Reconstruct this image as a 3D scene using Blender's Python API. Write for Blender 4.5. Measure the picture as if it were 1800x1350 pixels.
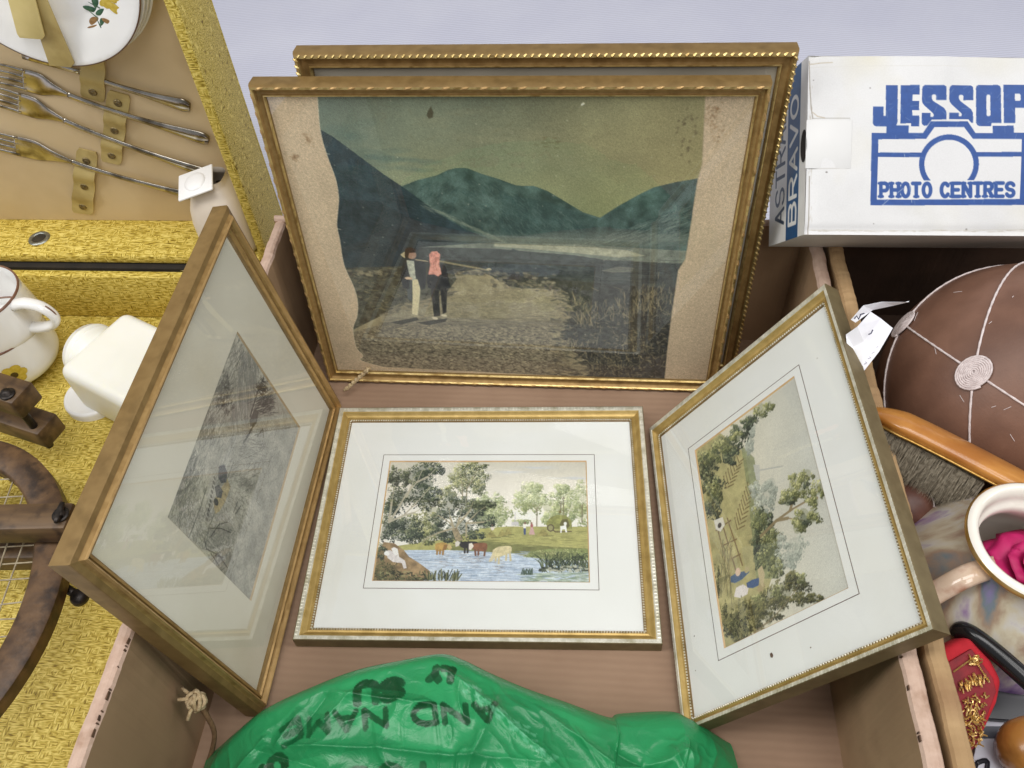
import bpy, bmesh, math, random
import numpy as np
from mathutils import Matrix, Vector
rng = np.random.default_rng(7); random.seed(7)
for o in list(bpy.data.objects): bpy.data.objects.remove(o)
scene = bpy.context.scene
COL = scene.collection

# ------------------------------------------------------------------ camera
FPX, PITCH, ROLL, CAMZ = 1476.04, math.radians(50.718), math.radians(-4.441), 0.76
_f = np.array([0, math.cos(PITCH), -math.sin(PITCH)]); _u = np.array([0, math.sin(PITCH), math.cos(PITCH)]); _r = np.array([1., 0, 0])
CR = math.cos(ROLL)*_r + math.sin(ROLL)*_u
CU = -math.sin(ROLL)*_r + math.cos(ROLL)*_u
CF = _f
CP = np.array([0, 0, CAMZ])
cam = bpy.data.cameras.new('camera'); camo = bpy.data.objects.new('camera', cam); COL.objects.link(camo)
cam.sensor_width = 36; cam.lens = 36*FPX/1800; cam.clip_start = .02; cam.clip_end = 50
camo.matrix_world = Matrix(((CR[0], CU[0], -CF[0], 0), (CR[1], CU[1], -CF[1], 0), (CR[2], CU[2], -CF[2], CAMZ), (0, 0, 0, 1)))
scene.camera = camo

# ------------------------------------------------------------------ light: a saleroom under a ceiling panel, plus added fill lamps
world = bpy.data.worlds.new('World'); scene.world = world; world.use_nodes = True
bg = world.node_tree.nodes['Background']; bg.inputs[0].default_value = (.95, .97, 1, 1); bg.inputs[1].default_value = .31
def area(name, loc, sx, sy, watts, col, target=None):
    l = bpy.data.lights.new(name, 'AREA'); l.shape = 'RECTANGLE'; l.size = sx; l.size_y = sy; l.energy = watts; l.color = col
    o = bpy.data.objects.new(name, l); COL.objects.link(o); o.location = loc
    if target is not None:
        o.rotation_euler = (Vector(target)-Vector(loc)).to_track_quat('-Z', 'Y').to_euler()
    return o
area('ceiling_and_fill_lamp', (0.1, .20, 2.5), 1.5, .8, 20, (1, .98, .96))
area('ceiling_and_fill_lamp', (-1.7, .15, 1.9), .7, 2.0, 28, (1, .98, .955), (0, .45, 0))  # added fill from the left, aimed to brighten the right picture
area('ceiling_and_fill_lamp', (0.3, -1.0, 2.3), .8, 1.4, 18, (1, .98, .955), (0, .45, 0))  # added front fill, brightens the upright faces towards the camera
area('ceiling_and_fill_lamp', (1.8, .1, 2.0), .6, 2.0, 18, (1, .98, .955), (0, .45, 0))  # added fill from the right, aimed to brighten the left picture
scene.view_settings.view_transform = 'Standard'; scene.view_settings.look = 'None'
scene.view_settings.exposure = 0.02; scene.view_settings.gamma = 1
scene.render.engine = 'CYCLES'

# ------------------------------------------------------------------ measuring helpers
def ray(x, y): return (x-900)/FPX*CR - (y-675)/FPX*CU + CF
def at(x, y, z):
    d = ray(x, y); return CP + d*(z-CAMZ)/d[2]
def srgb(c):
    c = np.asarray(c, float); return np.where(c <= .04045, c/12.92, ((c+.055)/1.055)**2.4)
def S(r, g, b, k=1.0):
    v = np.clip(srgb(np.array([r, g, b])/255)*k, 0, .92); return (float(v[0]), float(v[1]), float(v[2]), 1)

# ------------------------------------------------------------------ object helpers
def link(name, data, parent=None):
    o = bpy.data.objects.new(name, data); COL.objects.link(o)
    if parent is not None: o.parent = parent
    return o
def tag(o, label=None, cat=None, group=None, kind=None):
    if label: o['label'] = label
    if cat: o['category'] = cat
    if group: o['group'] = group
    if kind: o['kind'] = kind
    return o
def empty(name, label, cat, loc=(0, 0, 0), mat=None, group=None):
    o = link(name, None); o.empty_display_size = .02
    if mat is not None: o.matrix_world = mat
    else: o.location = loc
    return tag(o, label, cat, group)
def basis(o, ex, ey, ez):
    return Matrix(((ex[0], ey[0], ez[0], o[0]), (ex[1], ey[1], ez[1], o[1]), (ex[2], ey[2], ez[2], o[2]), (0, 0, 0, 1)))
def mk(name, v, f, mat, parent=None, smooth=False, kind=None):
    me = bpy.data.meshes.new(name); me.from_pydata([tuple(map(float, p)) for p in v], [], [tuple(map(int, q)) for q in f])
    me.materials.append(mat); me.update()
    if smooth: me.polygons.foreach_set('use_smooth', [True]*len(me.polygons))
    o = link(name, me, parent)
    if kind: o['kind'] = kind
    return o
def finish(bm, name, mat, parent=None, smooth=False, auto=None):
    bmesh.ops.recalc_face_normals(bm, faces=bm.faces)
    me = bpy.data.meshes.new(name); bm.to_mesh(me); bm.free(); me.materials.append(mat)
    if smooth: me.polygons.foreach_set('use_smooth', [True]*len(me.polygons))
    if auto:
        me.polygons.foreach_set('use_smooth', [True]*len(me.polygons)); me.set_sharp_from_angle(angle=math.radians(auto))
    return link(name, me, parent)
class G:
    """collects shapes into one mesh"""
    def __init__(s): s.v = []; s.f = []
    def add(s, v, f):
        n = len(s.v); s.v += [tuple(p) for p in v]; s.f += [tuple(i+n for i in q) for q in f]; return s
    def box(s, x0, x1, y0, y1, z0, z1):
        v = [(x, y, z) for z in (z0, z1) for y in (y0, y1) for x in (x0, x1)]
        return s.add(v, [(0, 2, 3, 1), (4, 5, 7, 6), (0, 1, 5, 4), (2, 6, 7, 3), (0, 4, 6, 2), (1, 3, 7, 5)])
    def build(s, name, mat, parent=None, smooth=False, kind=None): return mk(name, s.v, s.f, mat, parent, smooth, kind)
def bbox(name, x0, x1, y0, y1, z0, z1, mat, parent=None, bev=.002, seg=2):
    bm = bmesh.new(); bmesh.ops.create_cube(bm, size=1)
    for v in bm.verts:
        v.co = Vector(((x0+x1)/2+v.co.x*(x1-x0), (y0+y1)/2+v.co.y*(y1-y0), (z0+z1)/2+v.co.z*(z1-z0)))
    if bev: bmesh.ops.bevel(bm, geom=list(bm.edges), offset=bev, segments=seg, profile=.5, affect='EDGES')
    return finish(bm, name, mat, parent, auto=40)
def tube_data(path, r, n=8, closed=False, flat=1.0, upv=None):
    P = [np.array(p, float) for p in path]; m = len(P); v = []; f = []
    rs = [r]*m if np.isscalar(r) else list(r)
    fl = [flat]*m if np.isscalar(flat) else list(flat)
    up0 = np.array(upv if upv is not None else (0, 0, 1.), float); last = None
    for i in range(m):
        a = P[(i-1) % m] if (closed or i > 0) else P[i]; b = P[(i+1) % m] if (closed or i < m-1) else P[i]
        t = b-a; t /= (np.linalg.norm(t)+1e-12)
        u = up0 if (upv is not None or last is None) else last
        if abs(np.dot(t, u)) > .97: u = np.array([1., 0, 0])
        s = np.cross(t, u); s /= np.linalg.norm(s)+1e-12; w = np.cross(s, t); last = w
        for k in range(n):
            a2 = 2*math.pi*k/n; v.append(P[i]+s*math.cos(a2)*rs[i]+w*math.sin(a2)*rs[i]*fl[i])
    mm = m if closed else m-1
    for i in range(mm):
        for k in range(n):
            f.append((i*n+k, i*n+(k+1) % n, ((i+1) % m)*n+(k+1) % n, ((i+1) % m)*n+k))
    if not closed:
        f.append(tuple(range(n-1, -1, -1))); f.append(tuple((m-1)*n+k for k in range(n)))
    return v, f
def tube(name, path, r, mat, parent=None, n=8, closed=False, flat=1.0, upv=None):
    v, f = tube_data(path, r, n, closed, flat, upv); return mk(name, v, f, mat, parent, True)
def lathe(name, prof, mat, parent=None, n=48, smooth=True, loc=(0, 0, 0), fn=None):
    v = []; f = []; m = len(prof)
    for i in range(m):
        for k in range(n):
            a = 2*math.pi*k/n; r, z = prof[i]
            if fn: r, z = fn(a, r, z, i)
            v.append((loc[0]+r*math.cos(a), loc[1]+r*math.sin(a), loc[2]+z))
    for i in range(m-1):
        for k in range(n): f.append((i*n+k, i*n+(k+1) % n, (i+1)*n+(k+1) % n, (i+1)*n+k))
    return mk(name, v, f, mat, parent, smooth)
def prism(name, pts, z0, z1, mat, parent=None, bev=0):
    bm = bmesh.new(); vs = [bm.verts.new((p[0], p[1], z0)) for p in pts]; face = bm.faces.new(vs)
    ex = bmesh.ops.extrude_face_region(bm, geom=[face]); 
    for e in ex['geom']:
        if isinstance(e, bmesh.types.BMVert): e.co.z = z1
    if bev: bmesh.ops.bevel(bm, geom=list(bm.edges), offset=bev, segments=2, profile=.5, affect='EDGES')
    return finish(bm, name, mat, parent, auto=40)
def spline(pts, n):
    P = np.array(pts, float); t = np.linspace(0, len(P)-1, n); out = []
    for q in t:
        i = min(int(q), len(P)-2); u = q-i
        p0 = P[max(i-1, 0)]; p1 = P[i]; p2 = P[i+1]; p3 = P[min(i+2, len(P)-1)]
        out.append(.5*((2*p1)+(-p0+p2)*u+(2*p0-5*p1+4*p2-p3)*u*u+(-p0+3*p1-3*p2+p3)*u**3))
    return np.array(out)

# ------------------------------------------------------------------ materials
def mat_new(name):
    m = bpy.data.materials.new(name); m.use_nodes = True; nt = m.node_tree
    return m, nt, nt.nodes['Principled BSDF']
def N(nt, t, **kw):
    n = nt.nodes.new(t)
    for k, v in kw.items():
        if k.startswith('i_'): n.inputs[k[2:].replace('_', ' ')].default_value = v
        else: setattr(n, k, v)
    return n
def noisy(name, c1, c2, scale=30, rough=.6, metal=0, bump=.0, bscale=None, stretch=(1, 1, 1), detail=6, dist=.001, spec=.5, ramp=(.35, .65), c3=None, s3=8, coat=0, rough2=None, trans=0, sheen=0):
    """two-tone noise colour + fine relief; optional third tone as larger worn patches"""
    m, nt, p = mat_new(name); L = nt.links.new
    tc = N(nt, 'ShaderNodeTexCoord'); mp = N(nt, 'ShaderNodeMapping'); mp.inputs['Scale'].default_value = stretch
    L(tc.outputs['Object'], mp.inputs[0])
    n1 = N(nt, 'ShaderNodeTexNoise'); n1.inputs['Scale'].default_value = scale; n1.inputs['Detail'].default_value = detail
    L(mp.outputs[0], n1.inputs['Vector'])
    r = N(nt, 'ShaderNodeValToRGB'); r.color_ramp.elements[0].position = ramp[0]; r.color_ramp.elements[1].position = ramp[1]
    r.color_ramp.elements[0].color = c1; r.color_ramp.elements[1].color = c2
    L(n1.outputs['Fac'], r.inputs[0]); out = r.outputs[0]
    if c3 is not None:
        n3 = N(nt, 'ShaderNodeTexNoise'); n3.inputs['Scale'].default_value = s3; n3.inputs['Detail'].default_value = 8
        L(tc.outputs['Object'], n3.inputs['Vector'])
        r3 = N(nt, 'ShaderNodeValToRGB'); r3.color_ramp.elements[0].position = .5; r3.color_ramp.elements[1].position = .68
        L(n3.outputs['Fac'], r3.inputs[0])
        mx = N(nt, 'ShaderNodeMix', data_type='RGBA'); L(r3.outputs[0], mx.inputs['Factor']); L(out, mx.inputs[6]); mx.inputs[7].default_value = c3
        out = mx.outputs[2]
    L(out, p.inputs['Base Color'])
    p.inputs['Roughness'].default_value = rough; p.inputs['Metallic'].default_value = metal
    p.inputs['Specular IOR Level'].default_value = spec
    if coat: p.inputs['Coat Weight'].default_value = coat; p.inputs['Coat Roughness'].default_value = .05
    if rough2 is not None:
        mr = N(nt, 'ShaderNodeMapRange'); L(n1.outputs['Fac'], mr.inputs[0]); mr.inputs[3].default_value = rough; mr.inputs[4].default_value = rough2; L(mr.outputs[0], p.inputs['Roughness'])
    if bump:
        n2 = N(nt, 'ShaderNodeTexNoise'); n2.inputs['Scale'].default_value = bscale or scale*4; n2.inputs['Detail'].default_value = 4
        L(mp.outputs[0], n2.inputs['Vector'])
        b = N(nt, 'ShaderNodeBump'); b.inputs['Strength'].default_value = bump; b.inputs['Distance'].default_value = dist
        L(n2.outputs['Fac'], b.inputs['Height']); L(b.outputs[0], p.inputs['Normal'])
    return m
def ribbed(name, c1, c2, axis, pitch, strength, rough=.8, noise=25, cdark=None):
    """paper or plastic with parallel ribs showing through"""
    m = noisy(name, c1, c2, noise, rough); nt = m.node_tree; L = nt.links.new; p = nt.nodes['Principled BSDF']
    tc = N(nt, 'ShaderNodeTexCoord'); w = N(nt, 'ShaderNodeTexWave', wave_type='BANDS', bands_direction=axis)
    w.inputs['Scale'].default_value = 2*math.pi/(20*pitch); w.inputs['Distortion'].default_value = 1.1; w.inputs['Detail'].default_value = 2; w.inputs['Detail Scale'].default_value = 1.5
    L(tc.outputs['Object'], w.inputs['Vector'])
    n2 = N(nt, 'ShaderNodeTexNoise'); n2.inputs['Scale'].default_value = 400; L(tc.outputs['Object'], n2.inputs['Vector'])
    ad = N(nt, 'ShaderNodeMath', operation='MULTIPLY_ADD'); L(n2.outputs['Fac'], ad.inputs[0]); ad.inputs[1].default_value = .25; L(w.outputs['Fac'], ad.inputs[2])
    b = N(nt, 'ShaderNodeBump'); b.inputs['Strength'].default_value = strength; b.inputs['Distance'].default_value = .0008
    L(ad.outputs[0], b.inputs['Height']); L(b.outputs[0], p.inputs['Normal'])
    if cdark is not None:
        src = p.inputs['Base Color'].links[0].from_socket
        mx = N(nt, 'ShaderNodeMix', data_type='RGBA', blend_type='MULTIPLY'); mr = N(nt, 'ShaderNodeMapRange')
        L(w.outputs['Fac'], mr.inputs[0]); mr.inputs[3].default_value = cdark; mr.inputs[4].default_value = 0
        L(mr.outputs[0], mx.inputs['Factor']); L(src, mx.inputs[6]); mx.inputs[7].default_value = (.5, .45, .42, 1); L(mx.outputs[2], p.inputs['Base Color'])
    return m
def weave_mat():
    """woven yellow cane-look vinyl: short dashes running both ways"""
    m, nt, p = mat_new('yellow_weave'); L = nt.links.new
    tc = N(nt, 'ShaderNodeTexCoord')
    def dash(sc):
        mp = N(nt, 'ShaderNodeMapping'); mp.inputs['Scale'].default_value = sc; L(tc.outputs['Object'], mp.inputs[0])
        n = N(nt, 'ShaderNodeTexNoise'); n.inputs['Scale'].default_value = 1; n.inputs['Detail'].default_value = 2; L(mp.outputs[0], n.inputs['Vector']); return n.outputs['Fac']
    a = dash((125, 800, 800)); b = dash((720, 170, 170))
    k = N(nt, 'ShaderNodeTexNoise'); k.inputs['Scale'].default_value = 150; k.inputs['Detail'].default_value = 1; L(tc.outputs['Object'], k.inputs['Vector'])
    kr = N(nt, 'ShaderNodeValToRGB'); kr.color_ramp.elements[0].position = .54; kr.color_ramp.elements[1].position = .60; L(k.outputs['Fac'], kr.inputs[0])
    mx = N(nt, 'ShaderNodeMix', data_type='FLOAT'); L(kr.outputs[0], mx.inputs[0]); L(a, mx.inputs[2]); L(b, mx.inputs[3])
    r = N(nt, 'ShaderNodeValToRGB'); e = r.color_ramp.elements
    e[0].position = .30; e[0].color = S(112, 90, 16); e[1].position = .62; e[1].color = S(230, 210, 118)
    x = e.new(.46); x.color = S(188, 163, 64)
    L(mx.outputs[0], r.inputs[0]); L(r.outputs[0], p.inputs['Base Color'])
    p.inputs['Roughness'].default_value = .5; p.inputs['Specular IOR Level'].default_value = .3
    bp = N(nt, 'ShaderNodeBump'); bp.inputs['Strength'].default_value = .6; bp.inputs['Distance'].default_value = .0008
    L(mx.outputs[0], bp.inputs['Height']); L(bp.outputs[0], p.inputs['Normal'])
    return m
def glass_mat(name='pane_glass', tint=(.995, 1, .995, 1)):
    m = bpy.data.materials.new(name); m.use_nodes = True; nt = m.node_tree; L = nt.links.new
    nt.nodes.remove(nt.nodes['Principled BSDF']); out = nt.nodes['Material Output']
    tr = N(nt, 'ShaderNodeBsdfTransparent'); tr.inputs[0].default_value = tint
    gl = N(nt, 'ShaderNodeBsdfGlossy'); gl.inputs['Roughness'].default_value = .015
    fr = N(nt, 'ShaderNodeFresnel'); fr.inputs[0].default_value = 1.52
    ge = N(nt, 'ShaderNodeNewGeometry'); iv = N(nt, 'ShaderNodeMath', operation='SUBTRACT'); iv.inputs[0].default_value = 1; L(ge.outputs['Backfacing'], iv.inputs[1])
    mu = N(nt, 'ShaderNodeMath', operation='MULTIPLY'); a2 = N(nt, 'ShaderNodeMath', operation='MULTIPLY'); L(fr.outputs[0], a2.inputs[0]); a2.inputs[1].default_value = 2
    a3 = N(nt, 'ShaderNodeMath', operation='ADD'); L(fr.outputs[0], a3.inputs[0]); a3.inputs[1].default_value = 1
    a4 = N(nt, 'ShaderNodeMath', operation='DIVIDE'); L(a2.outputs[0], a4.inputs[0]); L(a3.outputs[0], a4.inputs[1]); L(a4.outputs[0], mu.inputs[0]); L(iv.outputs[0], mu.inputs[1])
    mx = N(nt, 'ShaderNodeMixShader'); L(mu.outputs[0], mx.inputs[0]); L(tr.outputs[0], mx.inputs[1]); L(gl.outputs[0], mx.inputs[2])
    L(mx.outputs[0], out.inputs[0]); return m
def print_mat(name, rough=.7, grain=.06, coat=0, spec=.4, bump=0, trans=0):
    """flat print: the ink laid down as a colour attribute, with paper grain on top"""
    m, nt, p = mat_new(name); L = nt.links.new
    at_ = N(nt, 'ShaderNodeAttribute'); at_.attribute_name = 'ink'
    tc = N(nt, 'ShaderNodeTexCoord'); n = N(nt, 'ShaderNodeTexNoise'); n.inputs['Scale'].default_value = 900; n.inputs['Detail'].default_value = 3; L(tc.outputs['Object'], n.inputs['Vector'])
    mr = N(nt, 'ShaderNodeMapRange'); L(n.outputs['Fac'], mr.inputs[0]); mr.inputs[1].default_value = .3; mr.inputs[2].default_value = .7; mr.inputs[3].default_value = 1-grain*2; mr.inputs[4].default_value = 1+grain*2
    mx = N(nt, 'ShaderNodeVectorMath', operation='SCALE'); L(at_.outputs['Color'], mx.inputs[0]); L(mr.outputs[0], mx.inputs['Scale'])
    L(mx.outputs[0], p.inputs['Base Color']); p.inputs['Roughness'].default_value = rough; p.inputs['Specular IOR Level'].default_value = spec
    if coat: p.inputs['Coat Weight'].default_value = coat
    if bump:
        n2 = N(nt, 'ShaderNodeTexNoise'); n2.inputs['Scale'].default_value = 60; n2.inputs['Detail'].default_value = 5; L(tc.outputs['Object'], n2.inputs['Vector'])
        b = N(nt, 'ShaderNodeBump'); b.inputs['Strength'].default_value = bump; b.inputs['Distance'].default_value = .002; L(n2.outputs['Fac'], b.inputs['Height']); L(b.outputs[0], p.inputs['Normal'])
    return m
M = {}
M['table'] = ribbed('white_ribbed_board', S(212, 214, 232), S(218, 220, 236), 'Y', .0065, .5, .55, 6, .2)
M['card'] = ribbed('cardboard_floor', S(144, 116, 94), S(158, 130, 107), 'Y', .0075, .22, .85, 9, .12)
M['cardwall'] = noisy('cardboard_wall', S(150, 122, 92), S(168, 138, 106), 18, .85, bump=.15, bscale=160, dist=.0006, c3=S(140, 112, 84), s3=9)
M['cardrim'] = noisy('cardboard_fold', S(184, 156, 138), S(208, 182, 164), 60, .9, bump=.5, bscale=220, dist=.001, c3=S(170, 140, 120), s3=60)
M['cardtan'] = noisy('cardboard_tan', S(160, 130, 92), S(176, 146, 106), 30, .85, bump=.2, bscale=200, c3=S(150, 118, 84), s3=20)
M['carddark'] = noisy('cardboard_torn', S(70, 50, 38), S(110, 82, 62), 120, .95)
M['gold'] = noisy('gilt_paint', S(178, 150, 88), S(192, 164, 102), 140, .36, .5, .12, 500, dist=.0004, c3=S(168, 140, 80), s3=60, rough2=.46)
M['golddark'] = noisy('gilt_side', S(128, 102, 60), S(140, 114, 70), 90, .48, .3, .1, 400, dist=.0004, c3=S(118, 94, 54), s3=60)
M['goldbright'] = noisy('gilt_edge', S(196, 170, 108), S(216, 192, 132), 200, .30, .7, .1, 700, dist=.0003, c3=S(150, 122, 70), s3=90)
M['oldgold'] = noisy('old_gilt', S(154, 122, 72), S(170, 138, 86), 160, .40, .4, .15, 420, dist=.0004, c3=S(138, 108, 62), s3=70, rough2=.52)
M['oldgoldlite'] = noisy('old_gilt_ridge', S(176, 142, 90), S(190, 156, 104), 160, .34, .45, .12, 420, dist=.0004, c3=S(160, 128, 80), s3=80)
M['bronze'] = noisy('dull_bronze_side', S(114, 100, 70), S(124, 110, 78), 90, .5, .3, .1, 300, dist=.0004, c3=S(108, 94, 64), s3=60)
M['silver'] = noisy('silver_leaf', S(206, 202, 184), S(234, 230, 214), 160, .34, .45, .1, 600, dist=.0003, c3=S(180, 174, 146), s3=60)
M['mat'] = noisy('white_mount', S(234, 234, 231), S(238, 238, 236), 12, .9, bump=.08, bscale=900, dist=.0003, c3=S(229, 228, 221), s3=5)
M['matold'] = noisy('aged_mount', S(222, 216, 200), S(228, 223, 208), 10, .9, bump=.08, bscale=900, dist=.0003, c3=S(214, 206, 186), s3=6)
M['bevel'] = noisy('tan_bevel', S(206, 170, 124), S(218, 184, 140), 80, .8)
M['rule'] = noisy('brown_ink', S(84, 62, 56), S(104, 80, 72), 200, .8)
M['backing'] = noisy('backing_board', S(120, 96, 70), S(140, 114, 84), 30, .9)
M['glass'] = glass_mat()
M['print'] = print_mat('print_ink', .75, .04)
M['printgloss'] = print_mat('print_ink_card', .45, .015, 0, .4, .12)
M['weave'] = weave_mat()
M['lining'] = noisy('tan_lining', S(212, 190, 150), S(220, 198, 160), 14, .75, bump=.12, bscale=500, dist=.0004, c3=S(204, 180, 140), s3=8)
M['strap'] = noisy('tan_vinyl_strap', S(176, 156, 98), S(190, 170, 112), 40, .5, bump=.15, bscale=400, dist=.0005, c3=S(160, 138, 82), s3=30)
M['snap'] = noisy('brass_snap', S(110, 96, 66), S(146, 130, 96), 300, .35, .8)
M['steel'] = noisy('cutlery_steel', S(164, 158, 148), S(196, 190, 180), 60, .10, 1.0, c3=S(118, 108, 92), s3=50, rough2=.2)
M['china'] = noisy('white_china', S(236, 236, 234), S(242, 242, 240), 20, .12, spec=.6, coat=.3)
M['chinaline'] = noisy('brown_rim_line', S(110, 78, 62), S(128, 94, 76), 100, .3)
M['petal'] = noisy('yellow_petal', S(196, 168, 50), S(214, 190, 84), 300, .3)
M['leaf'] = noisy('green_leaf_print', S(40, 84, 58), S(70, 112, 82), 300, .3)
M['flowercore'] = noisy('dark_flower_core', S(60, 48, 20), S(90, 70, 26), 300, .4)
M['milk'] = noisy('milky_plastic', S(236, 236, 226), S(242, 242, 234), 14, .38, spec=.5)
M['milk'].node_tree.nodes['Principled BSDF'].inputs['Subsurface Weight'].default_value = .35
M['milk'].node_tree.nodes['Principled BSDF'].inputs['Subsurface Radius'].default_value = (.02, .018, .01)
M['milk'].node_tree.nodes['Principled BSDF'].inputs['Subsurface Scale'].default_value = .5
M['frost'] = noisy('frosted_plastic', S(216, 204, 188), S(228, 218, 204), 20, .4)
M['whitecap'] = noisy('white_cap', S(236, 236, 236), S(242, 242, 242), 30, .35)
M['rackwood'] = noisy('worn_racket_wood', S(74, 54, 37), S(104, 78, 52), 70, .5, bump=.5, bscale=160, dist=.0008, stretch=(1, 1, 1), c3=S(48, 34, 24), s3=60)
M['presswood'] = noisy('press_wood', S(82, 62, 42), S(108, 84, 56), 60, .5, bump=.2, bscale=200, dist=.0006, stretch=(.3, 2, 2), c3=S(56, 40, 27), s3=50)
M['dark'] = noisy('dark_metal', S(38, 34, 32), S(60, 54, 50), 200, .45, .6)
M['string'] = noisy('gut_string', S(150, 136, 110), S(176, 164, 138), 200, .6)
M['twine'] = noisy('hemp_twine', S(170, 146, 108), S(196, 176, 140), 400, .9, bump=.5, bscale=900)
M['cordbrown'] = noisy('brown_cord', S(104, 78, 52), S(126, 98, 68), 300, .9)
M['ball'] = noisy('brown_leathercloth', S(112, 80, 64), S(124, 90, 73), 40, .5, bump=.25, bscale=420, dist=.0006, c3=S(100, 70, 56), s3=14)
M['thread'] = noisy('white_thread', S(196, 182, 180), S(222, 210, 208), 300, .8)
M['paper'] = noisy('label_paper', S(232, 232, 240), S(242, 242, 248), 40, .75, bump=.1, bscale=200)
M['brushwood'] = noisy('varnished_wood', S(184, 122, 54), S(202, 142, 70), 26, .28, bump=.04, bscale=200, stretch=(1, 6, 6), c3=S(168, 106, 44), s3=20, coat=.4)
M['bristle'] = noisy('pale_bristle', S(112, 102, 84), S(162, 152, 132), 300, .7)
M['brassline'] = noisy('brass_line', S(170, 130, 60), S(200, 160, 90), 200, .3, .7)
M['porcelain'] = noisy('ivory_rim', S(232, 226, 214), S(240, 235, 226), 30, .12, coat=.4)
M['goldlustre'] = noisy('gold_lustre', S(190, 150, 80), S(216, 182, 118), 60, .2, .7)
M['rose'] = noisy('pink_silk', S(170, 16, 84), S(206, 34, 112), 30, .6, c3=S(186, 24, 98), s3=50)
M['blackplastic'] = noisy('black_plastic', S(18, 18, 20), S(28, 28, 30), 60, .18)
M['redvelvet'] = noisy('red_velvet', S(170, 20, 34), S(190, 30, 44), 90, .85)
M['redcloth'] = noisy('dark_red_cloth', S(110, 16, 26), S(136, 24, 34), 120, .7)
M['gilt'] = noisy('gilt_thread', S(190, 150, 80), S(236, 204, 140), 400, .3, .8)
M['leather'] = noisy('brown_leather', S(84, 52, 42), S(108, 70, 56), 60, .5, bump=.2, bscale=300)
M['cartonwhite'] = noisy('white_card', S(208, 206, 198), S(220, 219, 213), 16, .5, bump=.1, bscale=50, dist=.001, c3=S(212, 210, 202), s3=12)
M['shadecard'] = noisy('shadowed_cardboard', S(66, 48, 36), S(82, 60, 46), 20, .95)  # cardboard with the shade inside the second box put into its colour

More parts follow.
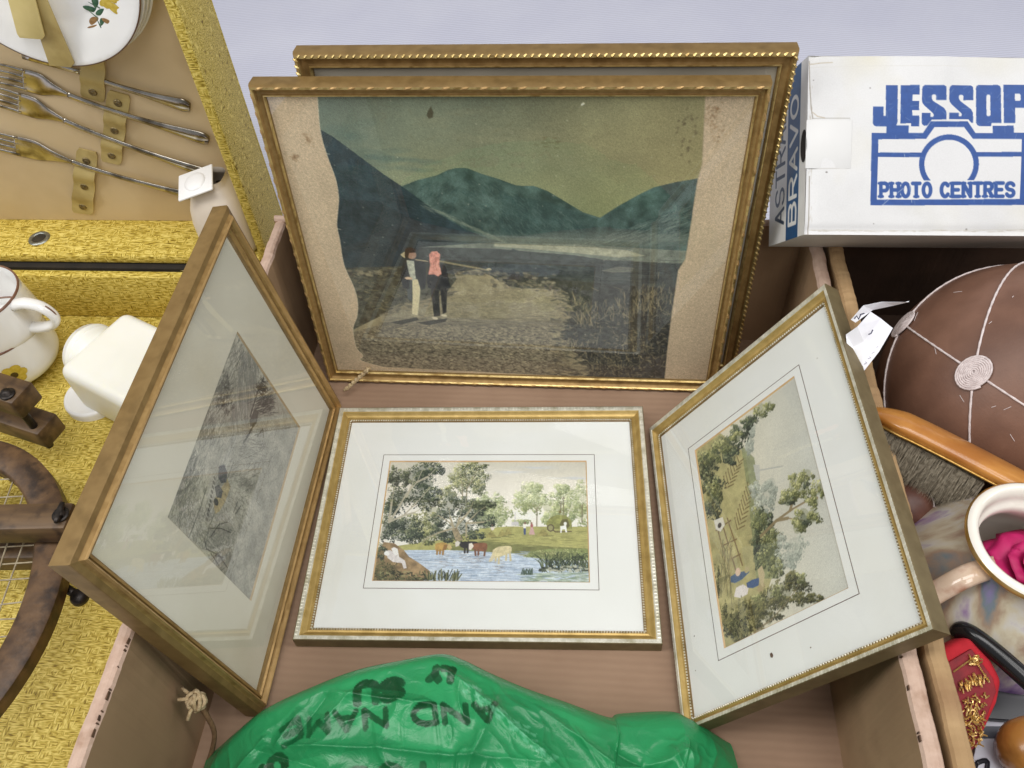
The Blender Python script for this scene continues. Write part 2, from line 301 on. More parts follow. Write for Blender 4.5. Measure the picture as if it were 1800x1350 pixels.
# ------------------------------------------------------------------ painting on a sheet (flat print only)
def value_noise(w, h, cell, octs=3, seed=0):
    g = np.random.default_rng(seed); out = np.zeros((h, w)); amp = 1; tot = 0
    for o in range(octs):
        c = max(cell/2**o, 1.5); gw, gh = int(w/c)+3, int(h/c)+3; a = g.random((gh, gw))
        ys = np.arange(h)/c; xs = np.arange(w)/c; yi = ys.astype(int); xi = xs.astype(int); fy = (ys-yi)[:, None]; fx = (xs-xi)[None]
        fy = fy*fy*(3-2*fy); fx = fx*fx*(3-2*fx)
        out += amp*((a[yi][:, xi]*(1-fx)+a[yi][:, xi+1]*fx)*(1-fy)+(a[yi+1][:, xi]*(1-fx)+a[yi+1][:, xi+1]*fx)*fy); tot += amp; amp *= .5
    return out/tot
class Sheet:
    """canvas lying on a plane; points are measured in photo pixels (offset, scale) and mapped to the plane"""
    def __init__(s, org, ex, ey, x0, x1, y0, y1, nx, zoom=(0, 0, 1), base=(230, 230, 225)):
        s.o = np.array(org, float); s.ex = np.array(ex, float); s.ey = np.array(ey, float); s.n = np.cross(s.ex, s.ey)
        s.x0, s.x1, s.y0, s.y1 = x0, x1, y0, y1; s.nx = nx; s.ny = int(round(nx*(y1-y0)/(x1-x0)))
        s.W, s.H = nx*2, s.ny*2; s.zoom = zoom; s.a = np.ones((s.H, s.W, 3))*np.array(base)/255.; s.g = np.random.default_rng(3)
        c = s.xy([(900/1, 675/1)]) if False else None
    def loc(s, x, y):
        d = ray(s.zoom[0]+x/s.zoom[2], s.zoom[1]+y/s.zoom[2]); t = ((s.o-CP)@s.n)/(d@s.n); p = CP+d*t-s.o
        return p@s.ex, p@s.ey
    def xy(s, pts):
        out = []
        for x, y in pts:
            u, v = s.loc(x, y); out.append(((u-s.x0)/(s.x1-s.x0)*s.W, (s.y1-v)/(s.y1-s.y0)*s.H))
        return np.array(out)
    def unit(s, x, y):
        p = s.xy([(x, y), (x+10, y), (x, y+10)]); return math.sqrt(abs(np.cross(p[1]-p[0], p[2]-p[0])))/10
    def box(s, P, pad=0):
        x0 = int(max(P[:, 0].min()-pad, 0)); x1 = int(min(P[:, 0].max()+pad+2, s.W)); y0 = int(max(P[:, 1].min()-pad, 0)); y1 = int(min(P[:, 1].max()+pad+2, s.H))
        return x0, x1, y0, y1
    def mask(s, pts, raw=False):
        P = np.array(pts, float) if raw else s.xy(pts); x0, x1, y0, y1 = s.box(P)
        if x1 <= x0 or y1 <= y0: return None
        X = np.arange(x0, x1)[None]+.5; Y = np.arange(y0, y1)[:, None]+.5; m = np.zeros((y1-y0, x1-x0), bool); n = len(P)
        for i in range(n):
            xa, ya = P[i]; xb, yb = P[(i+1) % n]
            if ya == yb: continue
            c = ((ya > Y) != (yb > Y)) & (X < (xb-xa)*(Y-ya)/(yb-ya)+xa); m ^= c
        return (slice(y0, y1), slice(x0, x1)), m
    def poly(s, pts, col, al=1, raw=False, var=0, cell=12, seed=0):
        r = s.mask(pts, raw)
        if r is None: return
        sl, m = r; c = np.array(col)/255.
        if var:
            nz = value_noise(m.shape[1], m.shape[0], cell, 4, seed)[..., None]-.5; c = np.clip(c*(1+nz*2*var), 0, 1)
        else: c = np.broadcast_to(c, m.shape+(3,))
        A = (m*al)[..., None]; s.a[sl] = s.a[sl]*(1-A)+c*A
    def line(s, pts, w, col, al=1, raw=False, wend=None):
        P = np.array(pts, float) if raw else s.xy(pts); k = 1 if raw else s.unit(*pts[0])
        for i in range(len(P)-1):
            ww = w if wend is None else w+(wend-w)*i/max(len(P)-2, 1); ww = max(ww*k, .7)
            Q = P[i:i+2]; x0, x1, y0, y1 = s.box(Q, ww)
            if x1 <= x0 or y1 <= y0: continue
            X = np.arange(x0, x1)[None]+.5; Y = np.arange(y0, y1)[:, None]+.5; d = Q[1]-Q[0]; L2 = d@d+1e-9
            t = np.clip(((X-Q[0, 0])*d[0]+(Y-Q[0, 1])*d[1])/L2, 0, 1); D = np.hypot(X-Q[0, 0]-t*d[0], Y-Q[0, 1]-t*d[1])
            A = (np.clip(ww/2-D+.5, 0, 1)*al)[..., None]; s.a[y0:y1, x0:x1] = s.a[y0:y1, x0:x1]*(1-A)+np.array(col)/255.*A
    def ell(s, x, y, rx, ry, ang, col, al=1):
        p = s.xy([(x, y)])[0]; k = s.unit(x, y); s.rell(p[0], p[1], rx*k, ry*k, ang, col, al)
    def rell(s, x, y, rx, ry, ang, col, al=1):
        R_ = max(rx, ry)+1; x0 = int(max(x-R_, 0)); x1 = int(min(x+R_+2, s.W)); y0 = int(max(y-R_, 0)); y1 = int(min(y+R_+2, s.H))
        if x1 <= x0 or y1 <= y0: return
        X = np.arange(x0, x1)[None]+.5-x; Y = np.arange(y0, y1)[:, None]+.5-y; c, q = math.cos(ang), math.sin(ang)
        D = np.hypot((X*c+Y*q)/max(rx, .5), (-X*q+Y*c)/max(ry, .5)); A = (np.clip((1-D)*min(rx, ry)+.5, 0, 1)*al)[..., None]
        s.a[y0:y1, x0:x1] = s.a[y0:y1, x0:x1]*(1-A)+np.array(col)/255.*A
    def leaves(s, x, y, rx, ry, n, cols, size=7, al=.9, lit=(-.5, -.6), flat=.5):
        """a leafy mass: clumps of small dabs, dark first, light ones on the upper side of each clump"""
        p = s.xy([(x, y), (x+1, y), (x, y+1)]); ux = p[1]-p[0]; uy = p[2]-p[0]; k = s.unit(x, y); g = s.g; nc = max(n//9, 3)
        for c_ in range(nc):
            r = math.sqrt(g.random()); a = g.random()*6.283; cx, cy = r*math.cos(a), r*math.sin(a); cr = .22+g.random()*.22; gl = (cx*lit[0]+cy*lit[1])*.35+c_/nc*.15
            m = 24
            for i in range(m):
                q_ = math.sqrt(g.random()); b = g.random()*6.283; dx, dy = q_*math.cos(b), q_*math.sin(b)
                tt = (dx*lit[0]+dy*lit[1])*.5+.30*i/m+gl+g.normal()*.14+.16; c = cols[int(np.clip(tt, 0, .999)*len(cols))]
                q = p[0]+ux*(cx+dx*cr)*rx+uy*(cy+dy*cr)*ry; sz = size*.55*k*(.5+g.random()*.8)
                s.rell(q[0], q[1], sz, sz*flat, g.random()*3.14, np.array(c)*(.88+.24*g.random()), al)
    def scatter(s, pts, n, cols, rx, ry, ang=0, jang=.4, al=.8):
        """dabs scattered inside a polygon"""
        r = s.mask(pts)
        if r is None: return
        sl, m = r; ys, xs = np.nonzero(m); g = s.g
        if not len(xs): return
        k = s.unit(*pts[0])
        for i in range(n):
            j = g.integers(len(xs)); c = cols[g.integers(len(cols))]
            s.rell(xs[j]+sl[1].start, ys[j]+sl[0].start, rx*k*(.5+g.random()), ry*k*(.5+g.random()), ang+g.normal()*jang, np.array(c)*(.88+.24*g.random()), al)
    def build(s, name, mat, parent, z, gain=1.0, warp=None, desat=0.0, grain=0.0):
        a = s.a.reshape(s.ny, 2, s.nx, 2, 3).mean((1, 3)); a = a*(1-desat)+a.mean(2, keepdims=True)*desat; a = a*(1+grain*s.g.normal(size=a.shape[:2])[..., None]); lin = np.clip(srgb(np.clip(a, 0, 1))*gain, 0, .9)
        nx, ny = s.nx, s.ny
        xs = np.linspace(s.x0, s.x1, nx); ys = np.linspace(s.y1, s.y0, ny); X, Y = np.meshgrid(xs, ys); Zc = np.full(X.shape, float(z))
        if warp is not None: Zc = Zc+warp(X, Y)
        co = np.stack([X, Y, Zc], -1).reshape(-1, 3)
        return grid_obj(name, co, nx, ny, lin.reshape(-1, 3), mat, parent)
def grid_obj(name, co, nx, ny, lin, mat, parent, smooth=True):
    i = np.arange(ny-1)[:, None]*nx+np.arange(nx-1)[None]; q = np.stack([i, i+nx, i+nx+1, i+1], -1).reshape(-1)
    me = bpy.data.meshes.new(name); nf = len(q)//4
    me.vertices.add(len(co)); me.vertices.foreach_set('co', co.astype(np.float32).ravel())
    me.loops.add(len(q)); me.loops.foreach_set('vertex_index', q.astype(np.int32))
    me.polygons.add(nf); me.polygons.foreach_set('loop_start', np.arange(0, len(q), 4, dtype=np.int32)); me.polygons.foreach_set('loop_total', np.full(nf, 4, dtype=np.int32))
    me.update(calc_edges=True); me.validate()
    if smooth: me.polygons.foreach_set('use_smooth', np.ones(nf, dtype=bool))
    if lin is not None:
        ca = me.color_attributes.new('ink', 'FLOAT_COLOR', 'POINT'); rgba = np.ones((len(co), 4), np.float32); rgba[:, :3] = lin; ca.data.foreach_set('color', rgba.ravel())
    me.materials.append(mat); return link(name, me, parent)
# a small stroke alphabet for the lettering
def arc(cx, cy, rx, ry, a0, a1, n=10): return [(cx+rx*math.cos(math.radians(a0+(a1-a0)*i/n)), cy+ry*math.sin(math.radians(a0+(a1-a0)*i/n))) for i in range(n+1)]
GL = {
 'A': [[(0, 0), (.5, 1), (1, 0)], [(.2, .33), (.8, .33)]], 'N': [[(0, 0), (0, 1), (1, 0), (1, 1)]], 'D': [[(0, 0), (0, 1), (.45, 1)]+arc(.45, .5, .55, .5, 90, -90)+[(0, 0)]],
 'M': [[(0, 0), (0, 1), (.5, .3), (1, 1), (1, 0)]], 'E': [[(1, 1), (0, 1), (0, 0), (1, 0)], [(0, .5), (.8, .5)]], 'U': [[(0, 1), (0, .35)]+arc(.5, .35, .5, .35, 180, 360)+[(1, 1)]],
 'S': [arc(.5, .75, .5, .25, 20, 180)+arc(.5, .75, .5, .25, 180, 270)+arc(.5, .25, .5, .25, 90, -160)], 'Y': [[(0, 1), (.5, .5), (1, 1)], [(.5, .5), (.5, 0)]],
 'B': [[(0, 0), (0, 1), (.6, 1)]+arc(.6, .77, .35, .23, 90, -90)+[(0, .54), (.6, .54)]+arc(.6, .27, .4, .27, 90, -90)+[(0, 0)]],
 'R': [[(0, 0), (0, 1), (.55, 1)]+arc(.55, .74, .4, .26, 90, -90)+[(0, .48)], [(.5, .48), (1, 0)]], 'P': [[(0, 0), (0, 1), (.55, 1)]+arc(.55, .72, .42, .28, 90, -90)+[(0, .44)]],
 'V': [[(0, 1), (.5, 0), (1, 1)]], 'O': [arc(.5, .5, .5, .5, 0, 360, 24)], 'T': [[(.5, 0), (.5, 1)], [(0, 1), (1, 1)]], 'H': [[(0, 0), (0, 1)], [(1, 0), (1, 1)], [(0, .5), (1, .5)]],
 'C': [arc(.5, .5, .5, .5, 40, 320, 20)], 'L': [[(0, 1), (0, 0), (1, 0)]], 'Q': [arc(.5, .5, .5, .5, 0, 360, 24), [(.6, .3), (1, 0)]], 'I': [[(.5, 0), (.5, 1)]], ' ': []}
SERIF = {'H': [(0, 0), (0, 1), (1, 0), (1, 1)], 'P': [(0, 0), (0, 1)], 'T': [(.5, 0)], 'E': [(0, 0), (0, 1)], 'N': [(0, 0), (0, 1), (1, 1)], 'R': [(0, 0), (0, 1), (1, 0)]}
def text(sh, s, org, dx, dy, w, col, gap=.35, serif=0, al=1):
    """letters from org, dx = vector of one letter width, dy = vector of letter height (raster units)"""
    o = np.array(org, float); dx = np.array(dx, float); dy = np.array(dy, float)
    for ch in s:
        for st in GL[ch]: sh.line([o+dx*a+dy*b for a, b in st], w, col, al, raw=True)
        if serif:
            for a, b in SERIF.get(ch, []): sh.line([o+dx*(a-serif)+dy*b, o+dx*(a+serif)+dy*b], w*.75, col, al, raw=True)
        o = o+dx*((1 if ch != ' ' else .5)+gap)

# ================================================================== THE SETTING
tbl = G().box(-1.8, 1.8, -.6, 2.6, -.03, -.0055).build('tabletop', M['table']); tag(tbl, kind='structure')

# ------------------------------------------------------------------ cardboard boxes
TH = -.135
UX = np.array([math.cos(TH), math.sin(TH), 0]); UY = np.array([-math.sin(TH), math.cos(TH), 0]); UZ = np.array([0, 0, 1.])
def wall(name, parent, p0, p1, th, h, mat, rimmat, seed, notch=None, z0=0.0, rough_top=.0006):
    """cardboard wall from p0 to p1 (box-plan points on the inner face), thickness to the left-hand side; folded uneven rim on top"""
    p0 = np.array(p0, float); p1 = np.array(p1, float); L = np.linalg.norm(p1-p0); d = (p1-p0)/L; nrm = np.array([-d[1], d[0]])
    g = G(); g2 = G(); n = max(int(L/.003), 8); rr = np.random.default_rng(seed)
    jz = np.convolve(rr.normal(size=n+5), np.ones(5)/5, 'valid')[:n+1]*rough_top*1.5; jo = np.convolve(rr.normal(size=n+5), np.ones(5)/5, 'valid')[:n+1]*rough_top
    V = []; prof = [(0, z0), (0, h-.004), (.12, h-.0012), (.35, h), (.65, h), (.88, h-.0014), (1, h-.004), (1, z0)]
    for i in range(n+1):
        q = p0+d*L*i/n
        for k, (a, z) in enumerate(prof):
            e = q+nrm*(a*th+(jo[i] if 0 < k < 7 else 0)); V.append((e[0], e[1], z+(jz[i] if 0 < k < 7 else 0)))
    m = len(prof)
    F1 = []; F2 = []
    for i in range(n):
        for k in range(m-1):
            (F2 if 1 <= k <= 5 else F1).append((i*m+k, i*m+k+1, (i+1)*m+k+1, (i+1)*m+k))
    F1.append(tuple(range(m-1, -1, -1))); F1.append(tuple(n*m+k for k in range(m)))
    me = bpy.data.meshes.new(name); me.from_pydata([tuple(map(float, v)) for v in V], [], F1+F2); me.materials.append(mat); me.materials.append(rimmat)
    me.polygons.foreach_set('material_index', [0]*len(F1)+[1]*len(F2)); me.update()
    return link(name, me, parent), p0, d, nrm, L
def torn_line(parent, p0, d, nrm, L, th, h, a, seed, lo=0, hi=1):
    """dark broken perforation along a fold"""
    rr = np.random.default_rng(seed); g = G(); t = lo*L
    while t < hi*L:
        ln = .0008+rr.random()**2*.006; q = p0+d*t+nrm*(a*th); e = p0+d*min(t+ln, L)+nrm*(a*th); w = .0003+rr.random()*.0003; j = (rr.random()-.5)*.0008
        pts = [q-nrm*w, e-nrm*(w*.5-j), e+nrm*(w*.5+j), q+nrm*w]
        g.add([(p[0], p[1], h+.0006) for p in pts]+[(p[0], p[1], h-.003) for p in pts], [(0, 1, 2, 3), (7, 6, 5, 4), (0, 4, 5, 1), (1, 5, 6, 2), (2, 6, 7, 3), (3, 7, 4, 0)]); t += ln+.001+rr.random()**2*.03
    o = g.build('torn_edge', M['carddark'], parent); o['kind'] = 'stuff'
BM = basis((0, 0, 0), UX, UY, UZ)
AL, AR, BB, BF, BH = -.3293, .2249, .694, .06, .175
box = empty('cardboard_box', 'open brown cardboard box with framed pictures leaning inside its walls', 'box', mat=BM)
bbox('floor', AL-.012, AR+.012, BF-.012, BB+.012, -.0048, 0, M['card'], box, .0005, 1)
w, *wl = wall('wall', box, (AL, BF), (AL, BB), .0125, BH, M['cardwall'], M['cardrim'], 1); torn_line(w, *wl, .0125, BH, .06, 11, .0, .45)
w, *wl = wall('wall', box, (AR, BB), (AR, BF), .0135, BH, M['cardwall'], M['cardrim'], 2); torn_line(w, *wl, .0135, BH, .05, 12, .2, 1)
w, *wl = wall('wall', box, (AL-.0125, BB), (AR+.0135, BB), .008, BH+.004, M['cardwall'], M['cardrim'], 3)
w, *wl = wall('wall', box, (AR+.0135, BF), (AL-.0125, BF), .008, BH, M['cardwall'], M['cardrim'], 4)
# second box, to the right
A2, A3 = AR+.0135+.0048+.014, .72
box2 = empty('cardboard_box', 'brown cardboard box crowded with a ball, brush and jug', 'box', mat=BM)
bbox('floor', A2-.015, A3+.01, BF-.012, .745, -.0048, -.0002, M['shadecard'], box2, .0005, 1)
w, *wl = wall('wall', box2, (A2, BF-.02), (A2, .74), .014, BH+.002, M['cardtan'], M['cardtan'], 5, rough_top=.0008)
wall('wall', box2, (A2-.014, .74), (A3, .74), .008, .245, M['shadecard'], M['cardtan'], 6)
wall('wall', box2, (A3, .74), (A3, BF-.02), .008, BH, M['cardwall'], M['cardtan'], 7)
wall('wall', box2, (A3, BF-.02), (A2-.014, BF-.02), .008, BH, M['cardwall'], M['cardtan'], 8)

# ================================================================== PICTURES IN FRAMES
def frame(name, label, org, ex, up, w, h, opn, th, prof, mats, segm, backz=None):
    """prof: (t from outer edge 0 to sight edge 1, z); segm: material slot of each strip of the moulding"""
    n = np.cross(ex, up); e = empty(name, label, 'picture frame', mat=basis(org, ex, up, n), group='framed pictures in the cardboard box')
    oc = [(-w/2, 0), (w/2, 0), (w/2, h), (-w/2, h)]; ic = [(opn[0], opn[2]), (opn[1], opn[2]), (opn[1], opn[3]), (opn[0], opn[3])]
    full = [(0, -th)]+prof+[(1, -th)]; sg = [segm[0]]+segm+[segm[-1]]
    for i in range(4):
        j = (i+1) % 4; V = []; F = []; mi = []
        for t, z in full:
            for c in (i, j): V.append((oc[c][0]+(ic[c][0]-oc[c][0])*t, oc[c][1]+(ic[c][1]-oc[c][1])*t, z))
        m = len(full)
        for k in range(m): 
            k2 = (k+1) % m; F.append((2*k, 2*k+1, 2*k2+1, 2*k2)); mi.append(sg[k] if k < m-1 else segm[0])
        F.append(tuple(range(0, 2*m, 2))); F.append(tuple(range(2*m-1, 0, -2))); mi += [segm[0]]*2
        bm = bmesh.new(); vs = [bm.verts.new(v) for v in V]
        for f_, s_ in zip(F, mi):
            fc = bm.faces.new([vs[q] for q in f_]); fc.material_index = s_
        bmesh.ops.recalc_face_normals(bm, faces=bm.faces)
        me = bpy.data.meshes.new('rail'); bm.to_mesh(me); bm.free()
        for mm in mats: me.materials.append(mm)
        me.polygons.foreach_set('use_smooth', [True]*len(me.polygons)); me.set_sharp_from_angle(angle=math.radians(38))
        link('rail', me, e)
    return e, oc, ic
def along(oc, ic, t, inset=0.0):
    """rectangle at fraction t of the moulding, as list of sides (start, end)"""
    c = [np.array(oc[i])+(np.array(ic[i])-np.array(oc[i]))*t for i in range(4)]; return [(c[i], c[(i+1) % 4]) for i in range(4)]
def beads(name, e, sides, z, pitch, r, hgt, mat, slant=0, elong=1.0):
    """row of little raised beads or rope twists along a moulding"""
    g = G()
    for a, b in sides:
        L = np.linalg.norm(b-a); d = (b-a)/L; nn = np.array([-d[1], d[0]]); k = int(L/pitch)
        for i in range(k):
            c = a+d*(L*(i+.5)/k); dd = d*r*elong+nn*slant*r; ww = nn*r
            P = [c-dd*.95-ww*.5, c-dd*.3-ww, c+dd*.6-ww*.8, c+dd*.95+ww*.5, c+dd*.3+ww, c-dd*.6+ww*.8]
            v = [(p[0], p[1], z) for p in P]+[(c[0]-dd[0]*.2, c[1]-dd[1]*.2, z+hgt), (c[0]+dd[0]*.2, c[1]+dd[1]*.2, z+hgt)]
            g.add(v, [(0, 1, 6), (1, 2, 7, 6), (2, 3, 7), (3, 4, 7), (4, 5, 6, 7), (5, 0, 6)])
    o = g.build(name, mat, e); o['kind'] = 'stuff'; return o
def slab(name, e, x0, x1, y0, y1, z0, z1, mat):
    return G().box(x0, x1, y0, y1, z0, z1).build(name, mat, e)
def mount(e, opn, win, z, mat, bevel, ov=.004, bw=.0014):
    """mount board with a bevelled window"""
    x0, x1, y0, y1 = opn[0]-ov, opn[1]+ov, opn[2]-ov, opn[3]+ov; a0, a1, b0, b1 = win
    v = [(x0, y0, z), (x1, y0, z), (x1, y1, z), (x0, y1, z), (a0, b0, z), (a1, b0, z), (a1, b1, z), (a0, b1, z)]
    mk('mount', v, [(0, 1, 5, 4), (1, 2, 6, 5), (2, 3, 7, 6), (3, 0, 4, 7)], mat, e)
    i = bw; v = [(a0, b0, z), (a1, b0, z), (a1, b1, z), (a0, b1, z), (a0+i, b0+i, z-.0016), (a1-i, b0+i, z-.0016), (a1-i, b1-i, z-.0016), (a0+i, b1-i, z-.0016)]
    mk('window_bevel', v, [(0, 1, 5, 4), (1, 2, 6, 5), (2, 3, 7, 6), (3, 0, 4, 7)], bevel, e)
def ruled(e, r, z, t, mat):
    x0, x1, y0, y1 = r; g = G(); g.box(x0, x1, y0, y0+t, z, z+.0001).box(x0, x1, y1-t, y1, z, z+.0001).box(x0, x0+t, y0+t, y1-t, z, z+.0001).box(x1-t, x1, y0+t, y1-t, z, z+.0001)
    return g.build('ruled_line', mat, e)
def glaze(e, opn, z, ov=.003): return slab('glass_pane', e, opn[0]-ov, opn[1]+ov, opn[2]-ov, opn[3]+ov, z-.0015, z, M['glass'])
def specks(e, z, pts, mat):
    for (x, y, r) in pts:
        n = 7; ph = random.random()*6; v = [(x+r*(.6+.5*random.random())*math.cos(ph+6.283*k/n), y+r*(.6+.5*random.random())*math.sin(ph+6.283*k/n), z) for k in range(n)]
        mk('foxing_spot', v+[(x, y, z+.0002)], [(k, (k+1) % n, n) for k in range(n)], mat, e)
V3 = lambda *a: np.array(a, float)
def pose(x, y, z, yaw, lean):
    c, s = math.cos(yaw), math.sin(yaw); ex = V3(c, s, 0); b = V3(-s, c, 0); return V3(x, y, z), ex, V3(0, 0, math.cos(lean))+math.sin(lean)*b

# the two frames that share one moulding (silvered outer edge, gilt cove, beaded sight edge)
PM = [(0, -.0006), (.05, 0), (.30, 0), (.34, -.0008), (.40, -.0010), (.52, -.0034), (.68, -.0045), (.80, -.0040), (.84, -.0048), (.985, -.0050), (1, -.0056)]
SM = [1, 1, 1, 2, 2, 2, 2, 2, 3, 3, 3]
def moulding_a(name, label, org, ex, up, w, h, opn):
    e, oc, ic = frame(name, label, org, ex, up, w, h, opn, .0165, PM, [M['bronze'], M['silver'], M['gold'], M['golddark']], [0]+SM[1:])
    beads('bead_row', e, along(oc, ic, .91), -.005, .0026, .0011, .0011, M['silver'])
    g = G()   # milled ticks on the silvered edge
    for a, b in along(oc, ic, .17):
        L = np.linalg.norm(b-a); d = (b-a)/L; nn = np.array([-d[1], d[0]]); k = int(L/.0036); wd = .0014
        for i in range(1, k):
            c = a+d*(L*i/k)+d*random.uniform(-.0004, .0004); q = [c-nn*wd-d*.0007, c-nn*wd+d*.0007, c+nn*wd+d*.0007, c+nn*wd-d*.0007]
            g.add([(p[0], p[1], 0) for p in q]+[(c[0]-nn[0]*wd*.8, c[1]-nn[1]*wd*.8, .00016), (c[0]+nn[0]*wd*.8, c[1]+nn[1]*wd*.8, .00016)], [(0, 1, 4), (1, 2, 5, 4), (2, 3, 5), (3, 0, 4, 5)])
    g.build('milled_ticks', M['silver'], e, kind='stuff')
    slab('backboard', e, -w/2+.004, w/2-.004, .004, h-.004, -.0125, -.011, M['backing'])
    glaze(e, opn, -.0056); return e
# centre picture, flat on the box floor
oC = V3(-.0520, .3070, .0168); eC = V3(math.cos(-.0921), math.sin(-.0921), 0); uC = V3(-eC[1], eC[0], 0); opC = (-.155, .155, .014, .2555)
pic_c = moulding_a('picture_frame', 'gold and silver frame of a cattle watering print lying flat on cardboard', oC, eC, uC, .341, .2718, opC)
mount(pic_c, opC, (-.1058, .1068, .0632, .2042), -.0074, M['mat'], M['bevel']); ruled(pic_c, (-.1135, .1155, .0552, .2122), -.0074, .0006, M['rule'])
# right picture, leaning on the right wall
oR, eR, uR = pose(.1340, .3762, .0103, math.radians(-94.298), math.radians(32.943)); opR = (-.1455, .1505, .0095, .2445)
pic_r = moulding_a('picture_frame', 'gold frame with a harvest landscape print turned on its side', oR, eR, uR, .3211, .2552, opR)
mount(pic_r, opR, (-.1000, .1050, .0565, .1940), -.0074, M['mat'], M['bevel']); ruled(pic_r, (-.1075, .1130, .0475, .2022), -.0074, .0006, M['rule'])
specks(pic_r, -.0071, [(.128, .108, .0022), (.135, .148, .0007), (.082, .022, .0008), (.112, .018, .0006), (-.10, .222, .0006)], M['carddark'])
# left picture, leaning on the left wall: broad dull-gilt moulding
oL, eL, uL = pose(-.2180, .4350, .0027, math.radians(82.485), math.radians(8.523)); opL = (-.1605, .1580, .0130, .2745)
PL = [(0, -.0062), (.04, -.0050), (.30, -.0040), (.34, -.0036), (.40, -.0012), (.47, 0), (.54, -.0006), (.60, -.0034), (.64, -.0052), (.72, -.0054), (.76, -.0044), (.84, -.0042), (.89, -.0060), (.95, -.0064), (1, -.0072)]
pic_l, ocl, icl = frame('picture_frame', 'worn bronze gilt frame of a pencil river sketch leaning against the wall', oL, eL, uL, .3558, .2909, opL, .020, PL, [M['golddark'], M['oldgold'], M['oldgoldlite'], M['goldbright']], [0, 0, 1, 1, 2, 2, 2, 1, 0, 0, 1, 2, 1, 0, 0])  # ridge highlight and groove shade are put into the gilt tones
slab('backboard', pic_l, -.170, .170, .006, .285, -.0165, -.0150, M['backing']); glaze(pic_l, opL, -.0072)
mount(pic_l, opL, (-.0965, .0975, .0620, .2110), -.0098, M['matold'], noisy('old_bevel', S(176, 154, 120), S(188, 166, 132), 80, .8), bw=.0014)
# big picture against the back wall
oB, eB, uB = pose(.0068, .6141, .0022, -.1370, math.radians(5.866)); opB = (-.2135, .2140, .0125, .3525)
PB = [(0, -.0060), (.05, -.0022), (.12, -.0004), (.26, -.0002), (.32, -.0016), (.42, -.0050), (.66, -.0062), (.76, -.0058), (.82, -.0044), (.90, -.0044), (.95, -.0066), (1, -.0070)]
def moulding_b(name, label, org, ex, up, w, h, opn):
    return frame(name, label, org, ex, up, w, h, opn, .019, PB, [M['golddark'], M['oldgold'], M['oldgoldlite'], M['goldbright']], [0, 0, 3, 3, 1, 1, 1, 1, 3, 3, 0, 0])
pic_b, oc, ic = moulding_b('picture_frame', 'wide gilt frame holding a torn lake and mountain photograph', oB, eB, uB, .4522, .3658, opB)
beads('leaf_trim', pic_b, along(oc, ic, .19), -.0002, .0165, .0014, .0009, M['oldgoldlite'], .5, 3.2)
slab('backboard', pic_b, -.22, .22, .006, .36, -.0150, -.0130, M['backing']); glaze(pic_b, opB, -.0072)
# the frame hidden behind it
nB = np.cross(eB, uB); oH = oB+eB*.0300-nB*.0235+uB*.0022; opH = (-.2035, .2035, .0155, .3655)
pic_h, oc, ic = moulding_b('picture_frame', 'rope edged gilt frame mostly hidden behind the mountain photograph frame', oH, eB, uB, .4365, .3815, opH)
beads('rope_trim', pic_h, along(oc, ic, .17), -.0003, .0062, .0017, .0015, M['goldbright'], .7, 1.35)
slab('backboard', pic_h, -.21, .21, .006, .375, -.0150, -.0130, M['backing']); glaze(pic_h, opH, -.0072)
slab('mount', pic_h, -.2055, .2055, .0135, .3675, -.0100, -.0088, noisy('grey_mount', S(176, 166, 150), S(190, 180, 164), 14, .9))

